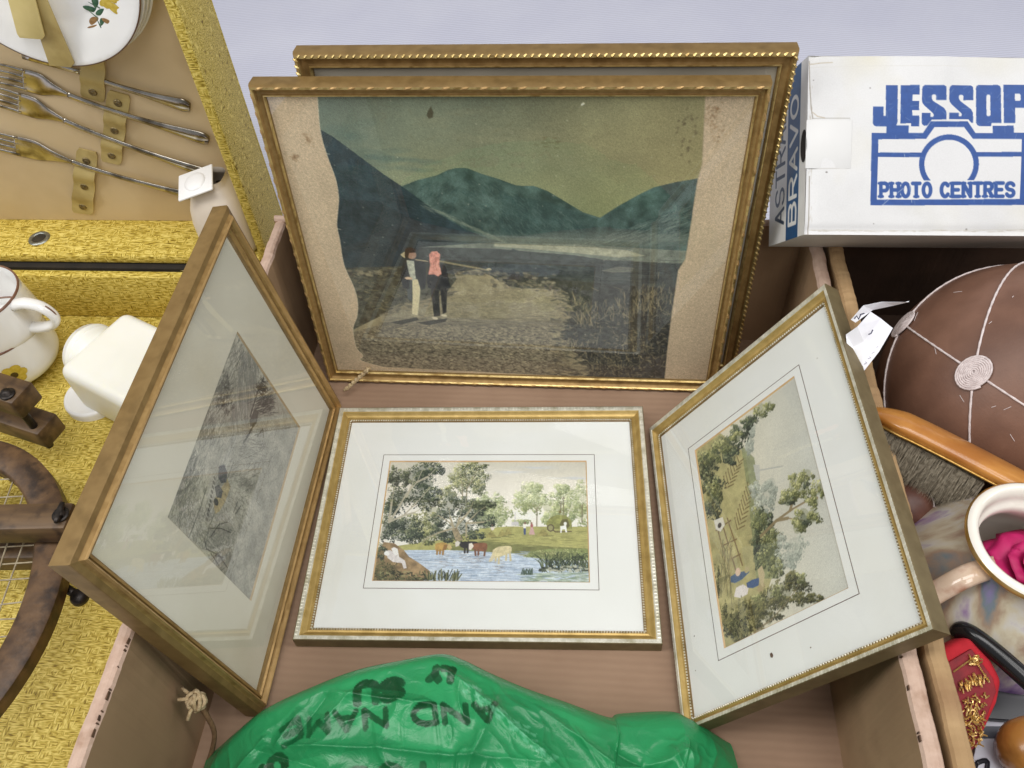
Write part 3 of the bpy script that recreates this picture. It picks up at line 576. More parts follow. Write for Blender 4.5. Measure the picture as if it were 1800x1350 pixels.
# ------------------------------------------------------------------ print 1: mountain lake photograph, torn at the sides
def paint_lake():
    z = -.0085; s = Sheet(oB+nB*z, eB, uB, -.2165, .2170, .0095, .3555, 560, (550, 160, 2.5714), (178, 156, 124))
    H, W = s.a.shape[:2]
    s.a *= (1+(value_noise(W, H, 160, 4, 5)[..., None]-.5)*.16)*(1+(value_noise(W, H, 5, 2, 6)[..., None]-.5)*.10)
    for x, y, r in ((1795, 120, 26), (1830, 160, 30), (1810, 95, 18), (-20, 215, 14), (-70, 700, 7), (-80, 300, 8)):   # foxing on the backing paper
        for k in range(26): s.ell(x+s.g.normal()*r, y+s.g.normal()*r, 3+s.g.random()*6, 3+s.g.random()*4, s.g.random()*3, (112, 78, 44), .22)
    left = [(22, 20), (35, 180), (65, 290), (103, 395), (118, 480), (114, 545), (110, 610), (124, 680), (136, 760), (152, 812), (188, 890), (204, 960), (200, 1020), (184, 1065), (186, 1110), (198, 1160), (228, 1196), (214, 1212), (250, 1228), (320, 1246)]
    right = [(1588, 1310), (1600, 1180), (1622, 1000), (1650, 810), (1682, 760), (1702, 640), (1722, 500), (1738, 400), (1758, 330), (1772, 20)]
    outline = list(map(tuple, spline(left, 90)))+right
    keep = s.a.copy(); m = s.mask(outline)
    # sky
    P = np.zeros((H, W, 3)); cl = [(-100, 0), (1900, 0), (1900, 700), (-100, 700)]
    yy = np.linspace(0, 1, H)[:, None]; xx = np.linspace(0, 1, W)[None]
    warm = np.clip(xx*1.25-.22+.25*(value_noise(W, H, 260, 4, 1)-.5)+.15*np.sin(yy*9), 0, 1)[..., None]
    dark = value_noise(W, H, 190, 4, 2)[..., None]
    s.a[:] = np.array([92, 108, 94])/255*(1-warm)+np.array([134, 126, 82])/255*warm
    s.a *= .80+.40*dark
    glow = np.clip(1-abs(yy-.32)*5, 0, 1)*np.clip(1-abs(xx-.33)*3.2, 0, 1); s.a += (glow[..., None]*np.array([.13, .11, .03]))
    glow = np.clip(1-abs(yy-.40)*5, 0, 1)*np.clip(1-abs(xx-.70)*3.0, 0, 1); s.a += (glow[..., None]*np.array([.06, .08, .01]))
    for x, y, rx, ry, c, al in ((280, 300, 190, 40, (52, 84, 84), .20), (420, 330, 150, 30, (56, 88, 86), .22), (200, 190, 140, 60, (58, 90, 86), .12), (900, 200, 250, 50, (152, 144, 104), .10), (650, 120, 200, 40, (140, 136, 100), .10)):
        for k in range(16): s.ell(x+s.g.normal()*rx*.5, y+s.g.normal()*ry*.5, rx*.35, ry*.35, 0, c, al*.5)
    # far range, right flank, left flank
    far = [(400, 432), (470, 404), (560, 382), (610, 358), (650, 348), (700, 350), (760, 374), (840, 398), (920, 428), (1000, 430), (1060, 452), (1140, 500), (1220, 548), (1295, 572), (1330, 700), (380, 700)]
    s.poly(far, (62, 82, 76), var=.5, cell=30, seed=3)
    s.poly([(860, 470), (1060, 500), (1290, 580), (1300, 690), (840, 690)], (46, 68, 68), .45, var=.4, cell=20, seed=8)
    s.poly([(1200, 690), (1290, 578), (1380, 520), (1470, 470), (1540, 436), (1640, 412), (1738, 396), (1760, 800), (1300, 760)], (60, 80, 76), var=.5, cell=26, seed=4)
    g = s.g
    for k in range(900):
        x = 1250+g.random()*470; y = 690-(x-1250)*.36*g.random()-10
        s.line([(x, y), (x-26-g.random()*40, y+12+g.random()*12)], 3, (104, 122, 110) if g.random() < .5 else (34, 52, 54), .42)
    for k in range(1000):
        x = 470+g.random()*780; y = 400+g.random()*270
        if y > 350+abs(x-660)*.42: s.line([(x, y), (x+(22 if x > 660 else -22)*g.random()*1.5, y+14+g.random()*10)], 3, (86, 108, 100) if g.random() < .45 else (34, 56, 58), .38)
    lm_ = [(-20, 130), (36, 176), (90, 206), (150, 250), (230, 310), (320, 376), (410, 436), (500, 502), (600, 574), (700, 630), (800, 668), (860, 684), (700, 720), (500, 800), (-20, 830)]
    s.poly(lm_, (40, 56, 62), var=.35, cell=24, seed=6)
    s.poly([(-20, 480), (300, 500), (560, 640), (700, 700), (500, 800), (-20, 830)], (36, 46, 50), .6, var=.4, cell=18, seed=7)
    for k in range(150):
        t = g.random(); x = 480+t*370; y = 495+t*175+g.random()*22*(1-t*.5)
        s.line([(x, y), (x+20+g.random()*26, y+12+g.random()*8)], 3, (128, 136, 112), .22)
    for k in range(800):
        x = 40+g.random()*560; y = 300+g.random()*430
        if y > 200+x*.62: s.line([(x, y), (x+30*g.random()+8, y+10*g.random()+4)], 3, (66, 80, 80) if g.random() < .5 else (26, 36, 42), .38)
    for k in range(260):      # mist lying at the foot of the hills in the photograph
        s.ell(620+g.random()*1100, 672+g.normal()*16, 90, 12, 0, (104, 116, 104), .05)
    # lake, plain and far shore
    s.poly([(480, 706), (700, 692), (820, 684), (960, 688), (1200, 694), (1400, 706), (1700, 724), (1700, 780), (1400, 772), (1150, 745), (900, 728), (700, 714)], (104, 112, 98), var=.25, cell=16, seed=9)
    s.poly([(820, 690), (1010, 696), (1240, 704), (1420, 720), (1500, 745), (1380, 752), (1180, 732), (960, 712), (820, 702)], (176, 170, 132), .55, var=.25, cell=12)
    s.poly([(480, 706), (820, 712), (1020, 730), (1180, 742), (1340, 766), (1700, 782), (1700, 1010), (1120, 910), (860, 880), (560, 850), (480, 820)], (56, 62, 62), var=.35, cell=14, seed=10)
    s.poly([(885, 725), (905, 712), (930, 726)], (44, 54, 56))
    s.poly([(1300, 812), (1380, 794), (1450, 800), (1440, 818), (1350, 820)], (132, 130, 108), .55)
    for k in range(420):
        x = 560+g.random()*1100; y = 760+g.random()*150; s.line([(x, y), (x+30+g.random()*70, y+3+g.random()*4)], 3, ((84, 86, 76), (38, 44, 46), (66, 72, 68))[g.integers(3)], .4)
    # ground and road
    s.poly([(100, 800), (480, 790), (640, 830), (700, 900), (640, 960), (380, 1000), (180, 1080), (100, 1000)], (70, 70, 58), var=.5, cell=12, seed=11)
    for k in range(260): 
        x = 150+g.random()*330; y = 800+g.random()*190; s.ell(x, y, 10, 3, g.normal()*.4, ((120, 112, 78), (40, 42, 38), (84, 84, 62))[g.integers(3)], .5)
    for k in range(60): s.ell(160+g.random()*150, 812+g.random()*22, 9, 6, 0, (126, 118, 88) if g.random() < .6 else (52, 50, 44), .6)
    road = [(180, 1330), (180, 1080), (330, 1005), (430, 960), (600, 920), (650, 850), (640, 822), (740, 806), (770, 812), (830, 850), (900, 888), (1060, 895), (1120, 900), (1140, 1000), (1110, 1120), (1160, 1180), (1240, 1320)]
    s.poly(road, (140, 130, 98), var=.16, cell=18, seed=12)
    s.line([(560, 766), (640, 782), (740, 800), (800, 812)], 9, (138, 128, 92), .9); s.ell(796, 806, 10, 6, 0, (176, 164, 124))
    s.poly([(180, 1330), (180, 1090), (360, 1040), (640, 1040), (1130, 1050), (1120, 1120), (1170, 1200), (1240, 1320)], (112, 104, 84), .85, var=.35, cell=5, seed=13)
    s.poly([(300, 1010), (460, 950), (1120, 960), (1130, 1050), (620, 1048), (320, 1052)], (128, 122, 100), .6, var=.16, cell=8, seed=14)
    s.scatter([(185, 1320), (190, 1100), (400, 1050), (1110, 1060), (1150, 1190), (1240, 1320)], 5200, [(62, 57, 48), (136, 126, 100), (82, 75, 62), (116, 106, 84), (160, 148, 114)], 6, 2.6, 0, .5, .55)
    s.scatter([(440, 960), (650, 900), (900, 900), (1110, 905), (1130, 1050), (420, 1040)], 1600, [(112, 104, 80), (158, 146, 110), (138, 128, 96)], 7, 2, 0, .2, .4)
    # rough verge on the right
    s.poly([(800, 812), (900, 870), (1060, 890), (1120, 905), (1135, 1000), (1110, 1110), (1170, 1190), (1250, 1330), (1640, 1330), (1700, 900), (1200, 860)], (52, 54, 52), var=.5, cell=12, seed=15)
    for k in range(80): s.ell(810+g.random()*280, 820+g.random()*70, 9, 6, 0, ((150, 140, 110), (60, 58, 54), (110, 104, 84))[g.integers(3)], .6)
    for cx, cy, n, sp in ((1230, 1020, 150, 90), (1520, 960, 220, 110), (1300, 1240, 230, 120), (1480, 1180, 120, 100), (1150, 1170, 110, 50), (1400, 1010, 90, 70), (1180, 960, 60, 40)):
        for k in range(n):
            x = cx+g.normal()*sp*.6; y = cy+g.normal()*sp*.35; a = g.normal()*.5; L_ = 14+g.random()*34
            s.line([(x, y), (x+math.sin(a)*L_, y-math.cos(a)*L_)], 3, ((158, 142, 100), (126, 114, 82), (96, 90, 70), (40, 42, 40))[g.integers(4)], .55)
    s.scatter([(1150, 1060), (1640, 1000), (1600, 1320), (1240, 1320)], 900, [(34, 36, 36), (70, 68, 58), (120, 110, 82), (46, 48, 46)], 9, 3, 0, .7, .6)
    s.scatter([(1110, 1110), (1200, 1180), (1240, 1320), (1040, 1320)], 260, [(140, 126, 92), (70, 64, 54)], 14, 3, .1, .2, .5)
    for k in range(420):      # ragged, grassy edge of the road
        t = g.random(); x = 1118+18*math.sin(t*9)+g.normal()*16+(t > .55)*(t-.55)*230; y = 900+t*400; s.ell(x, y, 9+g.random()*9, 3+g.random()*3, g.normal()*.5, ((128, 118, 90), (60, 60, 54), (100, 94, 74), (146, 134, 100))[g.integers(4)], .6)
    for k in range(200): t = g.random(); s.ell(330+t*300+g.normal()*10, 1006-t*96+g.normal()*10, 12, 4, -.2, ((116, 108, 82), (74, 72, 60), (134, 124, 94))[g.integers(3)], .5)
    for k in range(260): t = g.random(); s.ell(640+t*480, 822+t*76+g.normal()*7-30*math.sin(t*3.1)*(t < .5), 8, 4, .2, ((60, 60, 54), (124, 116, 90), (92, 88, 72))[g.integers(3)], .5)
    for k in range(360): x = 320+g.random()*800; s.ell(x, 1046+g.normal()*12, 16, 4, 0, ((122, 114, 92), (104, 98, 80), (92, 86, 70))[g.integers(3)], .4)
    # the two walkers
    s.poly([(350, 1045), (470, 1022), (480, 1034), (400, 1056)], (38, 38, 36), .8); s.poly([(470, 1046), (610, 1026), (600, 1042), (520, 1058)], (38, 38, 36), .8)
    s.poly([(450, 850), (490, 850), (484, 930), (474, 1016), (448, 1016), (452, 930)], (196, 184, 140)); s.poly([(424, 860), (450, 850), (448, 950), (430, 940)], (70, 76, 76)); s.line([(450, 1012), (476, 1018)], 10, (150, 140, 110))
    s.poly([(408, 772), (420, 760), (462, 766), (506, 772), (514, 830), (508, 892), (488, 900), (474, 850), (440, 850), (436, 896), (408, 888), (396, 840)], (34, 38, 44), var=.3, cell=10)
    s.poly([(424, 764), (458, 768), (466, 850), (446, 856), (434, 820)], (158, 160, 140), var=.2, cell=8); s.ell(434, 846, 16, 7, 0, (196, 164, 126))
    s.poly([(396, 740), (420, 722), (416, 756)], (170, 156, 112)); s.ell(446, 738, 20, 24, 0, (150, 112, 88)); s.poly([(416, 712), (440, 706), (468, 716), (466, 730), (436, 732), (430, 758), (416, 748)], (48, 32, 26)); s.line([(462, 764), (530, 772)], 12, (52, 52, 52))
    s.line([(466, 762), (520, 770)], 4, (176, 160, 120))
    s.poly([(524, 800), (590, 780), (604, 800), (622, 888), (580, 902), (522, 890), (514, 850)], (32, 34, 40), var=.3, cell=10)
    s.poly([(532, 890), (570, 896), (576, 1016), (548, 1020)], (40, 40, 42)); s.poly([(576, 896), (608, 890), (604, 1000), (588, 1008)], (40, 40, 42)); s.ell(552, 1026, 12, 7, .3, (190, 180, 150)); s.ell(594, 1014, 12, 6, .2, (190, 180, 150))
    s.poly([(526, 740), (536, 726), (560, 724), (576, 738), (572, 780), (582, 826), (566, 838), (546, 828), (522, 830), (530, 790)], (208, 128, 108), var=.2, cell=7)
    for k in range(40): s.line([(532+g.random()*36, 738+g.random()*70), (532+g.random()*40, 750+g.random()*76)], 2.5, (160, 82, 66) if k % 2 else (230, 160, 138), .5)
    # wear on the print
    for k in range(120): s.ell(40+g.random()*1700, 40+g.random()*1240, 1.5+g.random()*2, 1.5+g.random()*2, 0, (190, 186, 160), .5)
    for k in range(60): s.ell(300+g.random()*1450, 40+g.random()*350, 12+g.random()*16, 3+g.random()*4, g.normal()*.6, (92, 84, 52), .12)
    for k in range(26): s.ell(1690+g.normal()*22, 190+g.normal()*70, 6, 8, g.random(), (70, 60, 40), .35)
    for k in range(16): s.ell(1070+g.normal()*30, 235+g.normal()*12, 12, 4, 0, (92, 82, 48), .3)
    s.poly([(534, 70), (546, 100), (542, 122), (524, 126), (514, 110), (522, 90)], (62, 58, 38), .85); s.poly([(1210, 62), (1224, 52), (1228, 60), (1214, 70)], (226, 220, 180))
    s.line([(60, 284), (78, 286)], 3, (150, 150, 130)); s.line([(106, 622), (128, 626)], 3, (150, 150, 130))
    H2 = s.a.copy(); s.a[:] = keep; sl, mm = m
    s.a[sl] = np.where(mm[..., None], H2[sl], s.a[sl])
    s.line(list(map(tuple, spline(left, 90))), 3.5, (206, 190, 158), .55); s.line(right, 3, (150, 132, 104), .5)
    s.build('torn_print', M['print'], pic_b, z, 1.5, desat=.20, grain=.05)
paint_lake()

# ------------------------------------------------------------------ print 2: cattle in a stream
def foliage(s, x, y, rx, ry, n, tone, size=9, flat=.5):
    T = {'dark': [(36, 46, 38), (56, 70, 54), (88, 100, 70), (142, 146, 100)], 'mid': [(66, 74, 42), (108, 114, 64), (148, 150, 88), (192, 188, 122)], 'pale': [(120, 134, 84), (150, 162, 104), (178, 186, 128), (206, 208, 156)], 'blue': [(132, 140, 128), (150, 156, 142), (168, 172, 156), (188, 190, 172)], 'brown': [(40, 42, 26), (70, 72, 40), (104, 102, 56), (140, 132, 76)]}[tone]
    s.ell(x, y, rx*.7, ry*.7, 0, T[1], .34)
    s.leaves(x, y, rx, ry, n, T, size, .9, flat=flat)
def paint_cattle():
    z = -.0086; n = V3(0, 0, 1); s = Sheet(oC+n*z, eC, uC, -.1070, .1080, .0622, .2054, 430, (640, 780, 4.2857), (214, 208, 192)); g = s.g; H, W = s.a.shape[:2]
    yy = np.linspace(0, 1, H)[:, None, None]; nz = value_noise(W, H, 120, 4, 2)[..., None]
    s.a[:] = np.array([196, 190, 172])/255*(1-np.clip(yy*2.2, 0, 1))+np.array([226, 218, 206])/255*np.clip(yy*2.2, 0, 1); s.a *= .95+.1*nz
    for x, y in ((1100, 215), (1580, 262), (1300, 180)):
        for k in range(20): s.ell(x+g.normal()*70, y+g.normal()*5, 60, 6, 0, (184, 190, 202), .12)
    # pale distance
    for a in ((960, 480, 110, 110), (1010, 560, 100, 90), (920, 560, 90, 80), (880, 450, 60, 60)): foliage(s, *a, 170, 'pale', 13)
    for a in ((1250, 390, 100, 90), (1200, 440, 80, 70), (1310, 440, 70, 70), (1290, 340, 60, 50), (1400, 470, 70, 90), (1500, 380, 70, 70), (1480, 340, 50, 40), (1620, 400, 80, 110), (1640, 520, 70, 90), (1560, 480, 60, 90), (1380, 560, 60, 40), (1460, 520, 60, 60), (1180, 590, 60, 24)): foliage(s, *a, 150, 'pale', 12)
    for x, y0, y1 in ((1300, 480, 620), (1500, 400, 540), (1640, 460, 590), (1480, 440, 520)): s.line([(x, y1), (x+2, y0)], 9, (120, 112, 84), .8, wend=4); s.line([(x, y0+30), (x-30, y0-30)], 4, (120, 112, 84), .6); s.line([(x, y0+20), (x+30, y0-30)], 4, (120, 112, 84), .6)
    s.line([(1138, 520), (1136, 612)], 5, (186, 184, 190)); s.poly([(1108, 615), (1112, 590), (1160, 586), (1166, 615)], (190, 186, 188))
    # meadow and stream
    s.poly([(240, 770), (600, 720), (880, 640), (1100, 622), (1690, 625), (1700, 850), (1200, 840), (700, 800), (240, 810)], (168, 164, 86), var=.14, cell=20, seed=4)
    s.poly([(600, 780), (900, 730), (1200, 760), (1690, 790), (1700, 860), (1200, 850), (700, 812)], (104, 108, 56), .75, var=.25, cell=14, seed=5)
    for k in range(260): x = 880+g.random()*800; y = 650+g.random()*130; s.line([(x, y), (x+30+g.random()*60, y+g.normal()*2)], 3.5, ((196, 188, 110), (138, 136, 70), (120, 122, 62))[g.integers(3)], .5)
    s.poly([(60, 1060), (300, 800), (560, 800), (800, 806), (1120, 826), (1220, 850), (1420, 880), (1710, 900), (1710, 1060)], (176, 192, 212), var=.1, cell=12, seed=6)
    for k in range(900):
        x = 300+g.random()*1400; y = 810+g.random()*230; s.line([(x, y), (x+30+g.random()*110, y+g.normal()*1.5)], 3.2, ((120, 146, 178), (208, 216, 224), (92, 116, 150), (150, 170, 196), (226, 228, 228))[g.integers(5)], .6)
    for cx, cy in ((590, 880), (860, 870), (1000, 930), (760, 850)):
        for k in range(50): x = cx+g.normal()*30; y = cy+g.normal()*28; s.line([(x, y), (x+24, y)], 3, ((86, 84, 92), (140, 120, 110))[k % 2], .4)
    s.scatter([(1160, 980), (1690, 960), (1700, 1050), (1200, 1040)], 260, [(140, 160, 120), (96, 120, 90), (190, 200, 176)], 26, 3, 0, .05, .5)
    s.poly([(1210, 850), (1260, 806), (1420, 790), (1690, 790), (1700, 880), (1420, 876)], (128, 142, 74), .85, var=.3, cell=10)
    foliage(s, 1450, 836, 230, 36, 220, 'mid', 9)
    for k in range(150):
        x = 1330+g.random()*370; y = 900+g.random()*70; a = g.normal()*.5; L_ = 36+g.random()*66; s.line([(x, y), (x+math.sin(a)*L_*.6, y-L_*.6), (x+math.sin(a)*L_*1.3, y-L_*.9)], 5, ((30, 44, 34), (58, 72, 44), (96, 108, 60))[g.integers(3)], .9)
    for k in range(60): s.ell(1320+g.random()*370, 920+g.random()*40, 14, 8, 0, ((34, 44, 36), (176, 176, 150), (70, 80, 60))[g.integers(3)], .8)
    for k in range(40): x = 1180+g.random()*90; y = 985; s.line([(x, y), (x+g.normal()*10, y-24-g.random()*26)], 4, (62, 84, 66), .9)
    # haymakers and the wagon
    for x, y, w_ in ((960, 690, 44), (1040, 680, 34), (1084, 668, 30), (1350, 678, 50)): s.poly([(x-w_, y+18), (x-w_*.5, y-16), (x, y-36), (x+w_*.5, y-12), (x+w_, y+18)], (150, 140, 72), var=.25, cell=8); s.line([(x, y+18), (x+w_*1.5, y+16)], 6, (96, 96, 52), .7)
    s.ell(968, 636, 13, 17, 0, (214, 200, 186)); s.ell(968, 612, 7, 8, 0, (150, 100, 80))
    s.poly([(1200, 630), (1218, 630), (1216, 684), (1202, 684)], (58, 78, 128)); s.poly([(1196, 604), (1222, 604), (1220, 636), (1198, 636)], (226, 218, 206)); s.ell(1212, 598, 8, 9, 0, (130, 90, 70))
    s.poly([(1256, 618), (1268, 618), (1286, 684), (1242, 684)], (196, 150, 146)); s.ell(1262, 616, 10, 14, 0, (170, 84, 84)); s.ell(1260, 598, 8, 8, 0, (150, 110, 84))
    s.poly([(1370, 600), (1400, 556), (1450, 536), (1520, 540), (1560, 580), (1566, 640), (1380, 640)], (138, 140, 66), var=.25, cell=12); s.poly([(1470, 610), (1490, 570), (1530, 566), (1550, 620), (1520, 640)], (92, 84, 44), .8)
    s.line([(1410, 640), (1440, 664), (1560, 660)], 8, (98, 82, 54)); s.ell(1404, 634, 26, 30, 0, (96, 82, 56)); s.ell(1404, 634, 17, 21, 0, (150, 146, 90)); s.poly([(1476, 622), (1520, 612), (1528, 668), (1516, 668), (1510, 644), (1490, 646), (1486, 670), (1476, 670)], (232, 228, 218)); s.ell(1514, 602, 11, 14, 0, (232, 228, 218)); s.ell(1474, 514, 10, 14, 0, (116, 108, 60))
    # the trees over the water
    for a in ((770, 220, 100, 70), (850, 260, 80, 80), (700, 260, 60, 60), (830, 170, 90, 34), (740, 310, 70, 50), (860, 330, 50, 50)): foliage(s, *a, 150, 'mid', 11)
    for k in range(90): s.ell(740+g.random()*180, 160+g.random()*220, 9, 4, g.random()*3, (62, 76, 42), .8)
    for p in ([(770, 430), (776, 330), (764, 220)], [(776, 340), (830, 250), (850, 190)], [(740, 420), (742, 300), (720, 230)]): s.line(p, 9, (132, 120, 84), .9, wend=4)
    for a in ((520, 560, 90, 130), (400, 640, 90, 110), (620, 380, 70, 60), (480, 700, 100, 60)): foliage(s, *a, 170, 'mid', 12)
    for a in ((640, 470, 80, 110), (760, 460, 90, 70), (900, 470, 80, 50), (900, 570, 80, 60), (820, 520, 80, 80), (560, 560, 70, 60), (720, 640, 130, 90), (840, 690, 60, 40), (640, 700, 70, 40), (560, 660, 60, 50)): foliage(s, *a, 160, 'dark', 10)
    for p in ([(720, 720), (680, 640), (640, 590), (560, 540), (520, 560)], [(690, 650), (720, 560), (740, 480)], [(680, 640), (650, 560), (640, 480)], [(770, 700), (770, 600), (850, 520), (920, 470)], [(660, 640), (560, 670), (460, 720), (430, 780)], [(770, 600), (900, 590), (960, 570)], [(700, 620), (800, 500), (820, 440)]): s.line(p, 13, (166, 152, 116), .95, wend=4)
    s.poly([(660, 640), (700, 630), (745, 728), (690, 732)], (150, 132, 96), var=.3, cell=8)
    for a in ((470, 190, 90, 60), (560, 200, 50, 40), (400, 240, 110, 70), (300, 250, 50, 60), (440, 310, 110, 60), (520, 370, 60, 40), (350, 400, 140, 70), (480, 440, 90, 60), (250, 420, 80, 110), (220, 250, 40, 70), (210, 470, 60, 80), (330, 620, 110, 70), (240, 620, 90, 80), (300, 700, 120, 50), (180, 640, 60, 120), (380, 680, 60, 40)): foliage(s, *a, 150, 'dark', 11)
    for p in ([(190, 590), (250, 500), (320, 380), (400, 290), (440, 200)], [(190, 590), (300, 540), (400, 440), (500, 330)], [(300, 540), (380, 520), (460, 470)], [(190, 580), (210, 440), (230, 330)], [(320, 400), (360, 320), (380, 250)], [(400, 290), (480, 250), (540, 190)]): s.line(p, 15, (178, 168, 140), .95, wend=5)
    # bank with the resting boy
    s.poly([(60, 1060), (90, 840), (150, 740), (230, 750), (300, 800), (340, 850), (420, 900), (500, 960), (490, 1010), (380, 1050)], (150, 120, 78), var=.35, cell=16, seed=8)
    foliage(s, 170, 960, 110, 80, 240, 'brown', 10); foliage(s, 130, 820, 50, 60, 120, 'dark', 9); foliage(s, 300, 1020, 200, 22, 160, 'brown', 9)
    s.poly([(160, 806), (200, 800), (250, 840), (310, 880), (322, 935), (300, 940), (286, 898), (220, 890), (180, 860)], (206, 198, 196), var=.12, cell=8); s.poly([(206, 790), (226, 778), (254, 790), (252, 840), (226, 832)], (226, 220, 216)); s.ell(172, 826, 20, 16, .4, (232, 226, 222)); s.line([(252, 800), (260, 850)], 8, (226, 220, 216))
    for k in range(70): x = 460+g.random()*250; y = 1010+g.random()*30; a = (x-560)/300+g.normal()*.3; s.line([(x, y), (x+a*40, y-40-g.random()*34)], 6, ((34, 44, 30), (70, 78, 44), (120, 120, 70))[g.integers(3)], .9)
    for k in range(50): s.ell(80+g.random()*380, 960+g.random()*80, 14, 5, g.normal()*.8, ((40, 48, 32), (150, 146, 90), (90, 92, 56))[g.integers(3)], .8)
    # the four cows
    def cow(body, head, legs, col, hc, dark):
        s.poly(list(map(tuple, spline(body+[body[0]], 40))), col, var=.14, cell=12)
        for p in legs: s.line(p, 14, dark, 1, wend=9)
        s.poly(head, hc)
    cow([(540, 752), (580, 744), (622, 750), (622, 790), (590, 806), (545, 808), (536, 780)], [(620, 752), (650, 758), (664, 782), (648, 798), (628, 786)], [[(552, 800), (550, 830)], [(598, 796), (594, 832)], [(574, 800), (572, 828)]], (190, 146, 62), (198, 170, 104), (164, 120, 56))
    s.poly([(600, 760), (634, 756), (616, 800), (596, 800)], (120, 76, 36), .6)
    cow([(716, 742), (760, 736), (850, 738), (848, 780), (800, 786), (760, 788), (724, 772)], [(686, 742), (706, 730), (726, 744), (712, 770), (690, 776)], [[(760, 780), (758, 820)], [(784, 780), (780, 818)]], (46, 42, 42), (206, 198, 186), (52, 46, 44))
    cow([(812, 756), (860, 746), (922, 750), (926, 790), (910, 808), (850, 806), (818, 790)], [(790, 752), (812, 746), (826, 770), (806, 800), (788, 796)], [[(836, 798), (840, 838)], [(862, 800), (860, 836)], [(912, 796), (906, 840)]], (140, 84, 52), (220, 208, 192), (120, 76, 52))
    cow([(970, 800), (1010, 776), (1060, 770), (1106, 774), (1108, 812), (1060, 838), (1010, 856), (980, 860), (964, 836)], [(966, 830), (990, 850), (962, 886), (938, 888), (946, 866)], [[(1016, 850), (1014, 900)], [(1096, 810), (1104, 878)], [(1072, 830), (1068, 874)], [(994, 850), (990, 880)]], (206, 190, 138), (206, 190, 146), (196, 180, 130))
    s.build('landscape_print', M['print'], pic_c, z, 1.22, desat=.27, grain=.02)
paint_cattle()

